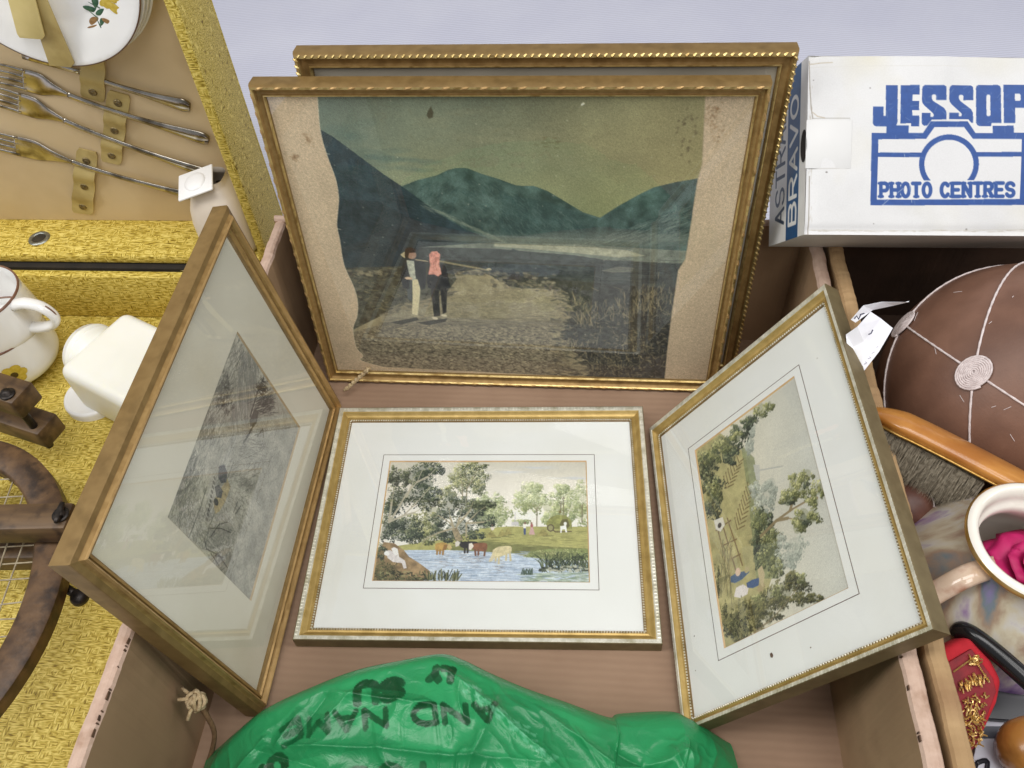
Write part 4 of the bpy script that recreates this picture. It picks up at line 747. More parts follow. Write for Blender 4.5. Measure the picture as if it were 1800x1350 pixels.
# ------------------------------------------------------------------ print 3: harvest field, hung the other way (turned a quarter)
def paint_harvest():
    z = -.0086; n = np.cross(eR, uR); s = Sheet(oR+n*z, eR, uR, -.1012, .1062, .0553, .1952, 400, (1200, 640, 2.547), (206, 204, 186)); g = s.g; H, W = s.a.shape[:2]
    xx = np.linspace(0, 1, W)[None, :, None]; yy = np.linspace(0, 1, H)[:, None, None]; nz = value_noise(W, H, 150, 4, 2)[..., None]
    s.a[:] = np.array([186, 186, 176])/255*(1-yy)+np.array([216, 204, 172])/255*yy; s.a *= .95+.10*nz
    # ground lies along the left (frame bottom) side
    s.poly([(40, 390), (170, 310), (280, 400), (330, 700), (400, 950), (330, 1190), (180, 1300)], (170, 160, 102), var=.16, cell=24, seed=3)
    s.poly([(260, 360), (320, 420), (360, 640), (420, 820), (430, 960), (330, 960), (310, 760), (290, 560)], (126, 134, 88), .8, var=.2, cell=16, seed=4)
    for x0, y0, st, nn in ((190, 560, 14, 7), (240, 745, 16, 9)):    # rows of stooks
        for k in range(nn):
            x = x0+k*(9.5 if nn == 7 else 7); y = y0-k*st*1.35
            s.line([(x-6, y-58+k*2), (x+6, y-6), (x+38-k*2, y-22)], 6, (116, 98, 56), .85); s.line([(x-2, y-52+k*2), (x+10, y-8)], 4, (200, 184, 120), .7)
    for a in ((330, 570, 26, 40), (350, 640, 34, 50), (380, 590, 40, 60), (390, 540, 36, 40), (310, 300, 14, 30), (300, 360, 18, 40)): foliage(s, *a, 130, 'blue', 9)
    s.line([(320, 480), (445, 458)], 5, (166, 166, 160), .9); s.poly([(316, 450), (344, 452), (346, 520), (330, 520)], (182, 180, 170))
    for a in ((340, 700, 24, 70), (360, 780, 34, 60), (380, 700, 26, 40), (400, 770, 40, 40), (390, 850, 40, 50), (350, 860, 30, 60), (420, 900, 34, 50), (330, 780, 20, 60)): foliage(s, *a, 150, 'dark', 8)
    for a in ((500, 830, 70, 60), (460, 880, 50, 40), (440, 800, 30, 40)): foliage(s, *a, 140, 'blue', 9)
    for a in ((340, 690, 30, 60), (390, 800, 40, 60), (370, 870, 40, 60), (415, 920, 34, 40)): foliage(s, *a, 110, 'mid', 7)
    # the tree reaching into the sky
    for p in ([(350, 770), (420, 700), (490, 650), (560, 610), (600, 570)], [(420, 700), (470, 690), (540, 700)], [(480, 655), (500, 590), (540, 520)], [(560, 610), (600, 600)]): s.line(p, 13, (138, 118, 80), .95, wend=5)
    for a in ((470, 600, 46, 34), (500, 540, 40, 40), (550, 500, 34, 40), (540, 570, 40, 40), (610, 560, 30, 60), (540, 690, 60, 44), (580, 680, 40, 36), (510, 730, 40, 26), (590, 620, 34, 26), (490, 580, 30, 24)): foliage(s, *a, 100, 'mid', 8)
    for a in ((470, 610, 34, 20), (540, 700, 40, 26), (550, 540, 24, 20)): foliage(s, *a, 40, 'dark', 6)
    # hedge, gate, gleaners
    for a in ((130, 430, 60, 44), (100, 470, 34, 60), (200, 370, 60, 40), (250, 310, 40, 34), (130, 540, 50, 60), (140, 620, 44, 70), (300, 260, 40, 30), (220, 420, 34, 30)): foliage(s, *a, 150, 'dark', 8)
    for a in ((120, 420, 50, 34), (190, 370, 50, 34), (350, 210, 50, 26), (390, 185, 26, 12), (140, 580, 36, 60), (240, 330, 30, 26)): foliage(s, *a, 80, 'mid', 8)
    for p in ([(200, 690), (268, 900)], [(160, 750), (215, 960)], [(180, 720), (240, 930)], [(150, 745), (215, 700)], [(185, 810), (242, 783)], [(205, 878), (258, 850)]): s.line(p, 6, (120, 94, 60), .95)
    s.poly([(140, 700), (180, 684), (190, 720), (170, 750), (150, 740)], (206, 200, 186)); s.ell(166, 722, 10, 10, 0, (66, 56, 48))
    for k in range(70): s.line([(160+g.random()*60, 760+g.random()*280), (168+g.random()*60, 800+g.random()*280)], 4, ((150, 132, 78), (96, 92, 56), (190, 176, 116))[g.integers(3)], .5)
    s.poly([(215, 950), (240, 935), (280, 925), (296, 915), (300, 930), (270, 960), (235, 980), (216, 976)], (62, 92, 132)); s.ell(248, 930, 16, 14, 0, (214, 178, 150)); s.ell(288, 920, 12, 14, 0, (176, 160, 110))
    s.poly([(230, 1040), (240, 1000), (270, 985), (296, 1000), (290, 1030), (260, 1046)], (214, 204, 200)); s.poly([(285, 980), (310, 965), (345, 955), (340, 990), (315, 1002), (290, 1000)], (54, 84, 136)); s.ell(352, 1000, 16, 22, 0, (168, 146, 100)); s.poly([(335, 920), (355, 900), (368, 940), (360, 1000), (345, 980)], (186, 166, 120))
    for a in ((180, 1150, 20, 90), (150, 980, 14, 110)): foliage(s, *a, 110, 'brown', 8)
    for a in ((290, 1110, 50, 60), (340, 1080, 60, 44), (400, 1040, 50, 44), (460, 1010, 50, 50), (520, 980, 50, 44), (480, 960, 40, 30), (380, 1110, 70, 36), (330, 1160, 70, 40), (250, 1200, 60, 60), (220, 1160, 40, 60), (440, 1070, 50, 34), (590, 1050, 40, 20), (530, 1050, 50, 26)): foliage(s, *a, 130, 'brown', 8)
    for a in ((420, 1020, 50, 30), (530, 960, 30, 26), (340, 1060, 40, 24)): foliage(s, *a, 50, 'mid', 7)
    s.line([(320, 1200), (400, 1140), (470, 1060), (520, 990)], 8, (120, 104, 70), .7, wend=4)
    s.build('landscape_print', M['print'], pic_r, z, 1.25, desat=.25, grain=.02)
paint_harvest()

# ------------------------------------------------------------------ print 4: pencil sketch of a river, boats and trees
def paint_sketch():
    z = -.0112; n = np.cross(eL, uL); s = Sheet(oL+n*z, eL, uL, -.0975, .0985, .0610, .2120, 360, (280, 580, 2.754), (170, 167, 156)); g = s.g; H, W = s.a.shape[:2]
    s.a *= .80+.4*value_noise(W, H, 46, 6, 2)[..., None]; s.a *= .88+.24*value_noise(W, H, 5, 2, 4)[..., None]
    yy = np.linspace(0, 1, H)[:, None, None]; s.a *= 1.06-.14*yy
    def hatch(x, y, sx, sy, n_, L_, ang, col, al=.5, w=2):
        for k in range(int(n_*2.2)):
            a = ang+g.normal()*.3; px, py = x+g.normal()*sx, y+g.normal()*sy; l = L_*(.4+g.random()); s.line([(px, py), (px+math.cos(a)*l, py+math.sin(a)*l)], w, np.array(col)*(.7+.35*g.random()), min(al*1.25, 1))
    lx = lambda t: 370-t*340; # left edge of sheet from (375,20) to (30,895)
    for t, n_, c in ((.1, 90, 120), (.3, 140, 104), (.5, 130, 120), (.75, 140, 104), (.9, 130, 112)):
        hatch(375-345*t+46, 20+875*t, 30, 60, n_, 36, 1.9, (c, c, c-4), .45)
    for k in range(520):      # bank and water lines run up the sheet
        t = g.random(); a = g.random(); x = 400+a*90-t*60; y = 90+t*350; s.line([(x, y), (x+6+g.normal()*4, y+40+g.random()*60)], 2, ((120, 120, 118), (150, 150, 146), (96, 96, 94))[g.integers(3)], .45)
    for a in ((310, 300, 34, 60), (330, 360, 30, 44), (290, 350, 24, 30), (320, 250, 20, 30)):
        s.leaves(*a, 110, [(74, 73, 70), (100, 98, 94), (136, 134, 128), (214, 212, 202)], 6, .85, flat=.35)
    hatch(500, 360, 22, 26, 90, 26, -.4, (86, 86, 86), .6); hatch(490, 270, 14, 24, 60, 18, 1.0, (64, 64, 64), .7)
    s.line([(505, 235), (480, 290), (460, 350), (440, 420)], 7, (70, 70, 70), .8)
    s.poly([(462, 380), (482, 400), (470, 455), (440, 470), (436, 440)], (96, 94, 92), var=.2, cell=8)
    for k in range(4): s.line([(408+k*14, 545-k*26), (436+k*12, 505-k*22)], 7, (66, 64, 62), .85)
    s.line([(475, 515), (500, 480), (505, 520)], 5, (90, 84, 70), .8); s.line([(462, 510), (505, 495)], 4, (90, 84, 70), .8)
    for k in range(220): t = g.random(); x = 215+t*150+g.normal()*12; y = 930-t*420+g.normal()*20; s.line([(x, y), (x+14, y-36)], 2, ((104, 104, 100), (150, 150, 146), (210, 210, 204))[g.integers(3)], .45)
    s.line([(140, 1015), (200, 860), (230, 760)], 6, (84, 84, 82), .6); s.line([(225, 1050), (240, 960), (300, 800), (360, 640)], 5, (96, 96, 92), .6)
    s.poly([(270, 890), (262, 830), (290, 780), (330, 720), (345, 760), (320, 830), (290, 880)], (176, 158, 118), .8, var=.2, cell=10)
    s.poly([(290, 660), (315, 650), (330, 690), (325, 738), (300, 742), (285, 715)], (92, 92, 96), var=.2, cell=8); s.poly([(268, 760), (290, 748), (308, 780), (300, 814), (278, 810)], (86, 86, 88), var=.2, cell=8); s.ell(276, 832, 12, 16, 0, (74, 74, 74))
    for k in range(10): s.ell(232+k*4, 915-k*22, 5, 9, .3, (70, 68, 64), .7)
    for x, y, n_ in ((380, 850, 40), (330, 930, 50), (300, 980, 50), (290, 1060, 50), (320, 1130, 50), (260, 1010, 30), (430, 700, 40), (200, 900, 60), (160, 960, 50), (420, 560, 40), (500, 600, 40)): hatch(x, y, 44, 50, n_, 26, 1.2+g.normal()*.7, (112, 110, 104), .4)
    for p in ([(240, 960), (300, 960), (345, 980)], [(250, 1000), (290, 940), (330, 930)], [(220, 1010), (230, 1060), (290, 1090), (330, 1150)], [(270, 1090), (310, 1100)], [(250, 1080), (290, 1140)], [(370, 890), (395, 850)], [(360, 880), (380, 830)]): s.line(p, 4, (64, 62, 60), .8)
    for k in range(900):
        x, y = 40+g.random()*600, 60+g.random()*1200; s.line([(x, y), (x+g.normal()*10, y+14+g.random()*22)], 1.6, ((120, 118, 112), (92, 90, 86), (196, 194, 186))[g.integers(3)], .35)
    s.build('pencil_sketch', M['print'], pic_l, z, 1.1, grain=.03)
paint_sketch()

# ================================================================== PICNIC CASE (left)
E_ = V3(.9915, -.13, 0); B_ = V3(.13, .9915, 0); Zv = V3(0, 0, 1)
OL = at(478, 467, .083)
case = empty('picnic_case', 'open yellow woven picnic case with tan lined lid standing upright', 'picnic case', mat=basis(OL, E_, Zv, -B_))
LW, LH, LD, WT = .56, .60, .072, .012
def lidp(x, y, d):
    o = OL+B_*d; dd = ray(x, y); t = ((o-CP)@B_)/(dd@B_); p = CP+dd*t-OL; return p@E_, p@Zv
bbox('lid_wall', -WT, 0, 0, LH, -LD, 0, M['weave'], case, .003)
bbox('lid_wall', -LW, -WT-.0003, 0, WT, -LD+.0004, -.0004, M['weave'], case, .003)
bbox('lid_wall', -LW, -LW+WT, WT+.0003, LH-WT-.0003, -LD, 0, M['weave'], case, .003)
bbox('lid_wall', -LW, -WT-.0003, LH-WT, LH, -LD+.0004, -.0004, M['weave'], case, .003)
bbox('lid_back', -LW+.001, -.001, .001, LH-.001, -LD-.004, -LD-.0003, M['weave'], case, .001)
bbox('lid_lining', -LW+WT, -WT, WT+.0002, LH-WT, -LD, -LD+.006, M['lining'], case, .001)
lf = -LD+.006       # face of the lining
# eyelet of the catch on the lower wall
ex_, ey_ = OL+E_*0, 0
pe = at(69, 419, .0951) - OL; px_, pz_ = pe@E_, -(pe@B_)
ey = lathe('eyelet', [(.0075, -.004), (.0078, .0005), (.0095, .0018), (.012, .0016), (.0132, .0002)], noisy('eyelet_metal', S(120, 124, 120), S(158, 160, 152), 200, .35, .8), case, 32)
ey.matrix_local = Matrix(((1, 0, 0, px_), (0, 0, 1, WT), (0, -1, 0, pz_), (0, 0, 0, 1)))
eh = lathe('eyelet_hole', [(0, -.0005), (.0078, -.0005)], noisy('hole_dark', S(40, 34, 24), S(60, 52, 36), 100, .9), ey, 24); eh.location.z = .0012  # dark disc standing for the shade inside the eyelet
# base tray: floor and walls (case-local y is up, z is towards the viewer)
yb = -.083
bbox('tray_floor', -LW, .0, yb-.002, yb+.008, .004, .64, M['weave'], case, .001)
bbox('tray_wall', -LW, .0, yb+.0083, -.004, .007, .019, M['weave'], case, .003)
bbox('tray_wall', -.011, .0, yb+.0083, -.005, .0193, .64, M['weave'], case, .003)
bbox('tray_wall', -LW, -LW+.011, yb+.0083, -.005, .0193, .64, M['weave'], case, .003)
hp = [lidp(x, 474.5, -.004) for x in (-40, 318)]
bbox('gap_shade_strip', -LW, -.10, -.016, -.0012, -.068, .0062, noisy('hinge_shadow', S(30, 26, 22), S(40, 34, 28), 50, .8), case, .0005, 1)  # dark filler painted as the shade in the gap under the lid
tube('hinge_pin', [(hp[1][0], hp[1][1], .004), (hp[1][0]+.006, hp[1][1], .004), (hp[1][0]+.03, hp[1][1], .004)], .0030, M['steel'], case, 12)
# straps with press studs
def strap(quad, studs, arch, thick=.0018, d0=None, light=1):
    """tan strip over cutlery: quad of four photo points, arches over what it holds"""
    a = [np.array(lidp(x, y, -lf)) for x, y in quad]; n = 22; V = []; F = []
    for i in range(n+1):
        t = i/n; l = a[0]+(a[3]-a[0])*t; r = a[1]+(a[2]-a[1])*t; zz = lf+.0006+sum(h*math.exp(-((t-c)/w_)**2) for c, w_, h in arch)
        rd = .0; ins = .10*max(0, 1-min(t, 1-t)/.05); l2 = l+(r-l)*ins; r2 = r-(r-l)*ins
        for p, q in ((l2, 0), (r2, 0), (r2, thick), (l2, thick)): V.append((p[0], p[1], zz+q))
    for i in range(n):
        for k in range(4): F.append((4*i+k, 4*i+(k+1) % 4, 4*i+4+(k+1) % 4, 4*i+4+k))
    F += [(0, 1, 2, 3), (4*n+3, 4*n+2, 4*n+1, 4*n)]
    o = mk('strap', V, F, M['strap'], case, True); o.data.set_sharp_from_angle(angle=math.radians(45))
    for t in studs:
        c = (a[0]+a[1])/2*(1-t)+(a[2]+a[3])/2*t; zz = lf+.0006+thick+sum(h*math.exp(-((t-cc)/w_)**2) for cc, w_, h in arch)
        lathe('press_stud', [(0, .0012), (.0018, .0012), (.0022, .0007), (.0030, .0014), (.0041, .0012), (.0046, 0)], M['snap'], o, 20, loc=(c[0], c[1], zz))
strap([(136, 258), (173, 267), (165, 376), (127, 371)], (.15, .55, .88), [(.36, .11, .006), (.72, .1, .004)])
strap([(190, 156), (231, 167), (214, 289), (178, 281)], (.13, .51, .88), [(.33, .10, .006), (.70, .10, .006)])
strap([(150, 60), (193, 66), (185, 179), (142, 167)], (.87,), [(.62, .12, .006), (.25, .2, .01)])
# ---- cutlery: forks held by the straps
def fork(label, head, neck, tail, tines=True, z=None, hw=.0150):
    """three photo points on the lining: end of tines, neck, end of handle"""
    z = lf+.004 if z is None else z
    A, K, T = [np.array(lidp(x, y, -z)) for x, y in (head, neck, tail)]
    o = OL+E_*A[0]+Zv*A[1]-B_*z; dv = (T-A)/np.linalg.norm(T-A); X = E_*dv[0]+Zv*dv[1]; Zn = -B_; Y = np.cross(Zn, X)
    f = empty('fork' if tines else 'spoon', label, 'cutlery', mat=basis(o, X, Y, Zn), group='cutlery strapped inside the case lid')
    LT = np.linalg.norm(T-A); LK = (K-A)@dv
    hp_ = [(LK*1.0, .0030, 0), (LK+.02, .0026, .0020), (LK+(LT-LK)*.35, .0024, .0030), (LK+(LT-LK)*.6, .0032, .0022), (LK+(LT-LK)*.85, .0056, .0008), (LT-.008, .0062, 0), (LT-.001, .0040, -.0004)]
    P = spline([(a, b, c) for a, b, c in hp_], 30)
    v, fc = tube_data([(p[0], 0, p[2]) for p in P], [max(p[1], .001)*1.38 for p in P], 12, False, [.52*(.0026/max(p[1], .0026))**.55 for p in P], (0, 0, 1)); mk('handle', v, fc, M['steel'], f, True)
    if tines:
        Q = spline([(LK*.46, hw*.96, -.0005), (LK*.56, hw, -.0016), (LK*.68, hw*.93, -.002), (LK*.82, hw*.52, -.001), (LK*1.02, .0026, .0004)], 18)
        v, fc = tube_data([(q[0], 0, q[2]) for q in Q], [q[1] for q in Q], 14, False, [.0010/q[1]+.03 for q in Q], (0, 0, 1)); mk('head', v, fc, M['steel'], f, True)
        for k in range(4):
            y = (k-1.5)*hw*.53; tp = spline([(LK*.50, y, -.0008), (LK*.3, y, .0006), (LK*.1, y*.98, .0040), (0, y*.96, .0056)], 10)
            tube('tine', tp, list(np.linspace(.0027, .0015, 10)), M['steel'], f, 8, flat=.6)
    else:
        v, fc = tube_data([(LK*t, 0, 0) for t in np.linspace(0, 1.02, 8)], list(np.linspace(.006, .003, 8)), 10, False, .5, (0, 0, 1)); mk('blade', v, fc, M['steel'], f, True)
fork('steel fork held by the strap with three studs lowest on the lining', (-62, 232), (128, 300), (405, 362))
fork('steel fork with its handle end behind the white capped bottle', (-40, 155), (112, 218), (400, 318), z=lf+.0045)
fork('steel fork with bare flared handle end, threaded under the middle strap', (-30, 118), (120, 170), (369, 247), z=lf+.0042)
fork('steel handle poking out from below the strapped plates', (40, 95), (140, 122), (336, 189), tines=False)
# ---- plates strapped in the lid
pc = (-.137, .349)
def plate(d, r, label, deco=False, dx=0, dy=0):
    o = OL+E_*(pc[0]+dx)+Zv*(pc[1]+dy)+B_*d
    p = empty('plate', label, 'plate', mat=basis(o, E_, Zv, -B_), group='plates strapped inside the lid')
    def fl(a, rr, z, i): return (rr*(1+.003*math.sin(a*60)), z+.0006*math.sin(a*60)) if i in (5, 6) else (rr, z)
    lathe('dish', [(0, -.010), (r*.55, -.010), (r*.62, -.0085), (r*.70, -.005), (r*.76, -.0032), (r*.84, -.0015), (r*.93, .0002), (r*.985, .0012), (r, .0008), (r*.97, -.0012), (r*.7, -.0075), (r*.5, -.0125), (0, -.0125)], M['china'], p, 128, fn=fl)
    if deco: lathe('rim_line', [(r*.992, .0016), (r*1.0025, .0010), (r*1.001, -.0003)], M['chinaline'], p, 96)
    if deco:
        def el(name, mat, L_):
            g = G()
            for x, y, rx, ry, an in L_:
                c = np.array(lidp(x, y, d+.006))-np.array([pc[0]+dx, pc[1]+dy]); n = 14; rr_ = np.linalg.norm(c); zz = (-.0100 if rr_ < r*.55 else -.0100+(rr_-r*.55)/(r*.21)*.0068)+.0004
                g.add([(c[0], c[1], zz+.0002)]+[(c[0]+rx*math.cos(k*6.283/n)*math.cos(an)-ry*math.sin(k*6.283/n)*math.sin(an), c[1]+rx*math.cos(k*6.283/n)*math.sin(an)+ry*math.sin(k*6.283/n)*math.cos(an), zz) for k in range(n)], [(0, 1+k, 1+(k+1) % n) for k in range(n)])
            g.build(name, mat, p)
        el('printed_flower', M['petal'], [(194, 2, .009, .005, .6), (204, 12, .008, .0045, -.9), (184, -10, .009, .006, 2), (205, -8, .008, .006, .2), (183, 4, .006, .003, .5)])
        el('printed_flower_centre', M['flowercore'], [(193, 2, .004, .003, .5), (188, 4, .002, .001, .5), (200, 8, .002, .001, .5)])
        el('printed_leaves', M['leaf'], [(158, 18, .0075, .0028, -.3), (165, 4, .0075, .0032, 1.3), (177, 21, .0062, .0026, .4), (181, 38, .005, .0022, 1.2), (170, 30, .008, .0006, -.9), (178, 44, .008, .0006, 1.6), (170, 13, .009, .0006, -.6)])
        el('printed_buds', noisy('bud_print', S(140, 104, 60), S(168, 132, 84), 300, .4), [(166, 37, .006, .004, .5), (190, 35, .005, .0025, -.6), (165, 45, .007, .001, .2)])
plate(.020, .1000, 'white scalloped plate with yellow flower, uppermost under the tan strap', True)
plate(.0265, .0998, 'white plate directly beneath the flowered plate in the lid', dx=.003, dy=.001)
plate(.033, .0998, 'white plate third down in the strapped stack', dx=.0045, dy=.001)
plate(.0395, .0998, 'white plate next to the lining, bottom of the strapped stack', dx=.006, dy=.0)
def ribbon(name, pts, d, mat, th=.002):
    a = [lidp(x, y, d) for x, y in pts]; o = prism(name, a, -d, -d+th, mat, case, .0006); return o
ribbon('strap', [(60, -90), (112, -90), (190, 112), (128, 118)][0:0] or [(28, -60), (58, -62), (132, 110), (126, 117), (88, 114)], .0165, M['strap'])
ribbon('strap', [(-8, -90), (40, -92), (80, 62), (75, 68), (36, 65), (31, 58)], .0120, noisy('light_strap', S(204, 186, 122), S(214, 196, 134), 40, .5))
# ---- frosted bottle with a square stopper standing in the lid
bo = empty('bottle', 'frosted plastic bottle with square white stopper standing in the lid', 'bottle', mat=basis(OL+E_*(-.052)+B_*.024+Zv*.0126, E_, -B_*1.0, Zv) if False else basis(OL+E_*(-.050)+B_*.030+Zv*.0126, E_, B_, Zv))
def sq(a, r, z, i): k = (abs(math.cos(a))**3.2+abs(math.sin(a))**3.2)**(-1/3.2); return (r*k, z)
lathe('body', [(0, 0), (.030, 0), (.0335, .003), (.0340, .010), (.0335, .045), (.031, .062), (.026, .076), (.0185, .086), (.0165, .089), (.0165, .096)], M['frost'], bo, 40, fn=sq)
cp = bbox('stopper', -.0215, .0215, -.019, .019, 0, .003, M['whitecap'], bo, .0015); cp.matrix_local = Matrix.Translation((-.012, -.012, .094)) @ Matrix.Rotation(math.radians(14), 4, 'X') @ Matrix.Rotation(math.radians(-12), 4, 'Y') @ Matrix.Rotation(math.radians(14), 4, 'Z')
dm = lathe('stopper_dome', [(.013, 0), (.0125, .0012), (.010, .0022), (.005, .003), (0, .0032)], M['whitecap'], cp, 28); dm.location.z = .003
# ---- two cups, one standing in the other
def cup(label, x, y, z, ang, tilt=0, handle=True):
    c = empty('cup', label, 'cup', group='white flowered cups in the case tray'); c.matrix_world = Matrix.Translation((x, y, z)) @ Matrix.Rotation(tilt, 4, 'Y') @ Matrix.Rotation(ang, 4, 'Z')
    lathe('bowl', [(0, .003), (.030, .003), (.033, 0), (.036, .001), (.0375, .004), (.043, .008), (.0515, .014), (.054, .020), (.0545, .026), (.0535, .034), (.0520, .050), (.0505, .064), (.0500, .068), (.0490, .0685), (.0480, .066), (.0490, .050), (.0500, .030), (.047, .012), (.020, .007), (0, .007)], M['china'], c, 64)
    lathe('rim_line', [(.0506, .0665), (.0503, .0688), (.0490, .0691), (.0482, .0680)], M['chinaline'], c, 64)
    if handle:
        pth = spline([(.049, 0, .060), (.066, 0, .065), (.084, 0, .061), (.0925, 0, .048), (.086, 0, .035), (.068, 0, .027), (.051, 0, .024)], 26)
        tube('handle', pth, [.0062+.002*abs(i-13)/13 for i in range(26)], M['china'], c, 14, flat=.75); tube('handle_line', pth[9:15]+np.array([.0035, 0, .0042]), .0009, M['chinaline'], c, 8)
    return c
cup('white cup with a ring handle standing on the second flowered cup', -.5960, .7085, .0560, math.radians(-14))
cup('white flowered cup underneath another cup beside the wooden press', -.5965, .7030, .0095, math.radians(140), handle=False)


cups = [o for o in COL.objects if o.name.startswith('cup')]
def cup_flower(c, a0, zc, s=1):
    """printed blossom on the cup wall"""
    inv = c.matrix_world.inverted(); g = G(); g2 = G(); loc_a = a0
    def at_(da, dz): r = .0549 if zc+dz < .03 else .0549-(zc+dz-.03)*.11; return (r*math.cos(loc_a+da/.052), r*math.sin(loc_a+da/.052), zc+dz)
    for k in range(6):
        a = k*1.047; cx, cz = .008*s*math.cos(a), .008*s*math.sin(a); n = 10
        g.add([at_(cx, cz)]+[at_(cx+.0062*s*math.cos(q*6.283/n), cz+.0055*s*math.sin(q*6.283/n)) for q in range(n)], [(0, 1+q, 1+(q+1) % n) for q in range(n)])
    n = 12; g2.add([tuple(np.array(at_(0, 0))*1.008)]+[tuple(np.array(at_(.004*s*math.cos(q*6.283/n), .004*s*math.sin(q*6.283/n)))*np.array([1.008, 1.008, 1])) for q in range(n)], [(0, 1+q, 1+(q+1) % n) for q in range(n)])
    g.build('printed_flower', M['petal'], c); g2.build('printed_flower_centre', M['flowercore'], c)
bpy.context.view_layer.update()
for c, wa, zc in ((cups[0], math.radians(-78), .030), (cups[1], math.radians(-62), .036)):
    cup_flower(c, wa-c.matrix_world.to_euler().z, zc)
# ---- square milky jar lying on its side
jw = V3(.55, .835, 0); jw /= np.linalg.norm(jw); jl = V3(jw[1], -jw[0], 0)       # width along the neck edge, length away from the neck
jo = V3(-.505, .631, .0075)+jl*.004
jar = empty('jar', 'milky square plastic jar lying on its side, threaded neck towards the cups', 'jar', mat=basis(jo, jl, jw, Zv))
bm = bmesh.new(); bmesh.ops.create_cube(bm, size=1)
for v in bm.verts: v.co = Vector((v.co.x*.135+.0675, v.co.y*.104+.052, v.co.z*.072+.037))
bmesh.ops.bevel(bm, geom=list(bm.edges), offset=.0125, segments=5, profile=.5, affect='EDGES'); finish(bm, 'body', M['milk'], jar, smooth=True)
nk = lathe('neck', [(.0325, -.016), (.0325, .008), (.0350, .010), (.0350, .0115), (.0325, .013), (.0325, .016), (.0350, .018), (.0350, .0195), (.0325, .021), (.0325, .0265), (.0310, .028), (.028, .0275), (.027, .020), (0, .018)], M['milk'], jar, 56); nk.matrix_local = Matrix(((0, 0, -1, 0), (0, 1, 0, .052), (1, 0, 0, .0375), (0, 0, 0, 1)))
lidj = empty('jar_lid', 'small round white plastic screw lid lying under the square jar', 'dish', loc=tuple(at(170, 704, .006)))  # loose lid of the square jar
lathe('rim', [(.0325, -.0045), (.0330, .010), (.032, .0125), (.029, .013)], M['whitecap'], lidj, 40); lathe('top', [(.029, .013), (.027, .0118), (0, .0118)], M['whitecap'], lidj, 40)

# ---- wooden racket in its press, lying over the case tray
rc = V3(-.549, .343, .098); ra, rb = .130, .163
rk = empty('tennis_racket', 'worn wooden tennis racket with loose gut strings clamped in a press', 'racket', loc=tuple(rc))
pth = [(ra*math.cos(t), rb*math.sin(t), 0) for t in np.linspace(0, 2*math.pi, 72, endpoint=False)]
V = []; F = []; pr_ = [(-.0145, -.008), (-.0145, .007), (-.0115, .010), (.0105, .010), (.0145, .007), (.0145, -.007), (.011, -.010), (-.011, -.010)]
for i, t in enumerate(np.linspace(0, 2*math.pi, 96, endpoint=False)):
    nx_, ny_ = math.cos(t)/ra, math.sin(t)/rb; l = math.hypot(nx_, ny_); nx_ /= l; ny_ /= l
    for a, z in pr_: V.append((ra*math.cos(t)+nx_*a, rb*math.sin(t)+ny_*a, z))
for i in range(96):
    for k in range(8): F.append((i*8+k, ((i+1) % 96)*8+k, ((i+1) % 96)*8+(k+1) % 8, i*8+(k+1) % 8))
o = mk('head_frame', V, F, M['rackwood'], rk, True); o.data.set_sharp_from_angle(angle=math.radians(50))
rr = np.random.default_rng(4)
def strings(axis):
    n_ = 15 if axis == 0 else 18
    for k in range(1, n_):
        q = -1+2*k/n_; lim = math.sqrt(1-q*q)*.965
        if axis == 0: a, b = (q*ra, -lim*rb), (q*ra, lim*rb)
        else: a, b = (-lim*ra, q*rb), (lim*ra, q*rb)
        a = np.array(a)+rr.normal(size=2)*.0015; b = np.array(b)+rr.normal(size=2)*.0015
        rot = .16 if axis else -.10; 
        m_ = (a+b)/2+rr.normal(size=2)*.002; P = spline([(a[0], a[1], 0), (m_[0], m_[1], .0012*(-1)**k), (b[0], b[1], 0)], 9); tube('string', P, .0008, M['string'], rk, 6)
strings(0); strings(1)
# handle throat runs off to the left
tube('throat', [(-.12, .02, 0), (-.2, .02, 0), (-.3, .03, 0)], [.014, .016, .018], M['rackwood'], rk, 10, flat=.8)
ps = empty('racket_press', 'wooden racket press of paired bars bolted with dark wing nuts', 'racket press', loc=(0, 0, 0))
def bar(p, q, w_, z0, z1):
    a, b = at(*p, z1), at(*q, z1); d = (b-a)/np.linalg.norm(b-a); n_ = np.array([-d[1], d[0], 0]); L_ = np.linalg.norm(b-a)
    o = bbox('bar', 0, L_, -w_/2, w_/2, z0, z1, M['presswood'], ps, .003); o.matrix_local = basis((a[0], a[1], 0), d, n_, Zv); return o, b
for p, q, w_ in (((-120, 910), (121, 905), .027), ((-120, 640), (38, 690), .030)):
    o1, _ = bar(p, q, w_, .111, .137); o2 = o1.copy(); COL.objects.link(o2); o2.location.z -= .052
def bolt(p, z0, z1, wing):
    a = at(*p, z1); tube('bolt', [(a[0], a[1], z0), (a[0], a[1], z1+.006)], .0042, M['dark'], ps, 12)
    lathe('washer', [(.0042, z1+.0006), (.0075, z1+.0006), (.0075, z1+.002), (.0042, z1+.002)], M['dark'], ps, 20, loc=(a[0], a[1], 0))
    if wing:
        wg = G(); 
        v, f = tube_data([(a[0]+.001, a[1]-.010, z1+.006), (a[0], a[1]-.005, z1+.004), (a[0], a[1], z1+.003), (a[0], a[1]+.005, z1+.004), (a[0]+.001, a[1]+.010, z1+.006)], [.002, .003, .004, .003, .002], 10); wg.add(v, f); wg.build('wing_nut', M['dark'], ps, True)
bolt((14, 694), .050, .137, False); bolt((108, 906), .05, .137, True)
nut = at(142, 1052, .075); lathe('wing_nut', [(0, .008), (.006, .008), (.008, .004), (.008, 0), (0, 0)], M['dark'], ps, 16, loc=tuple(nut))
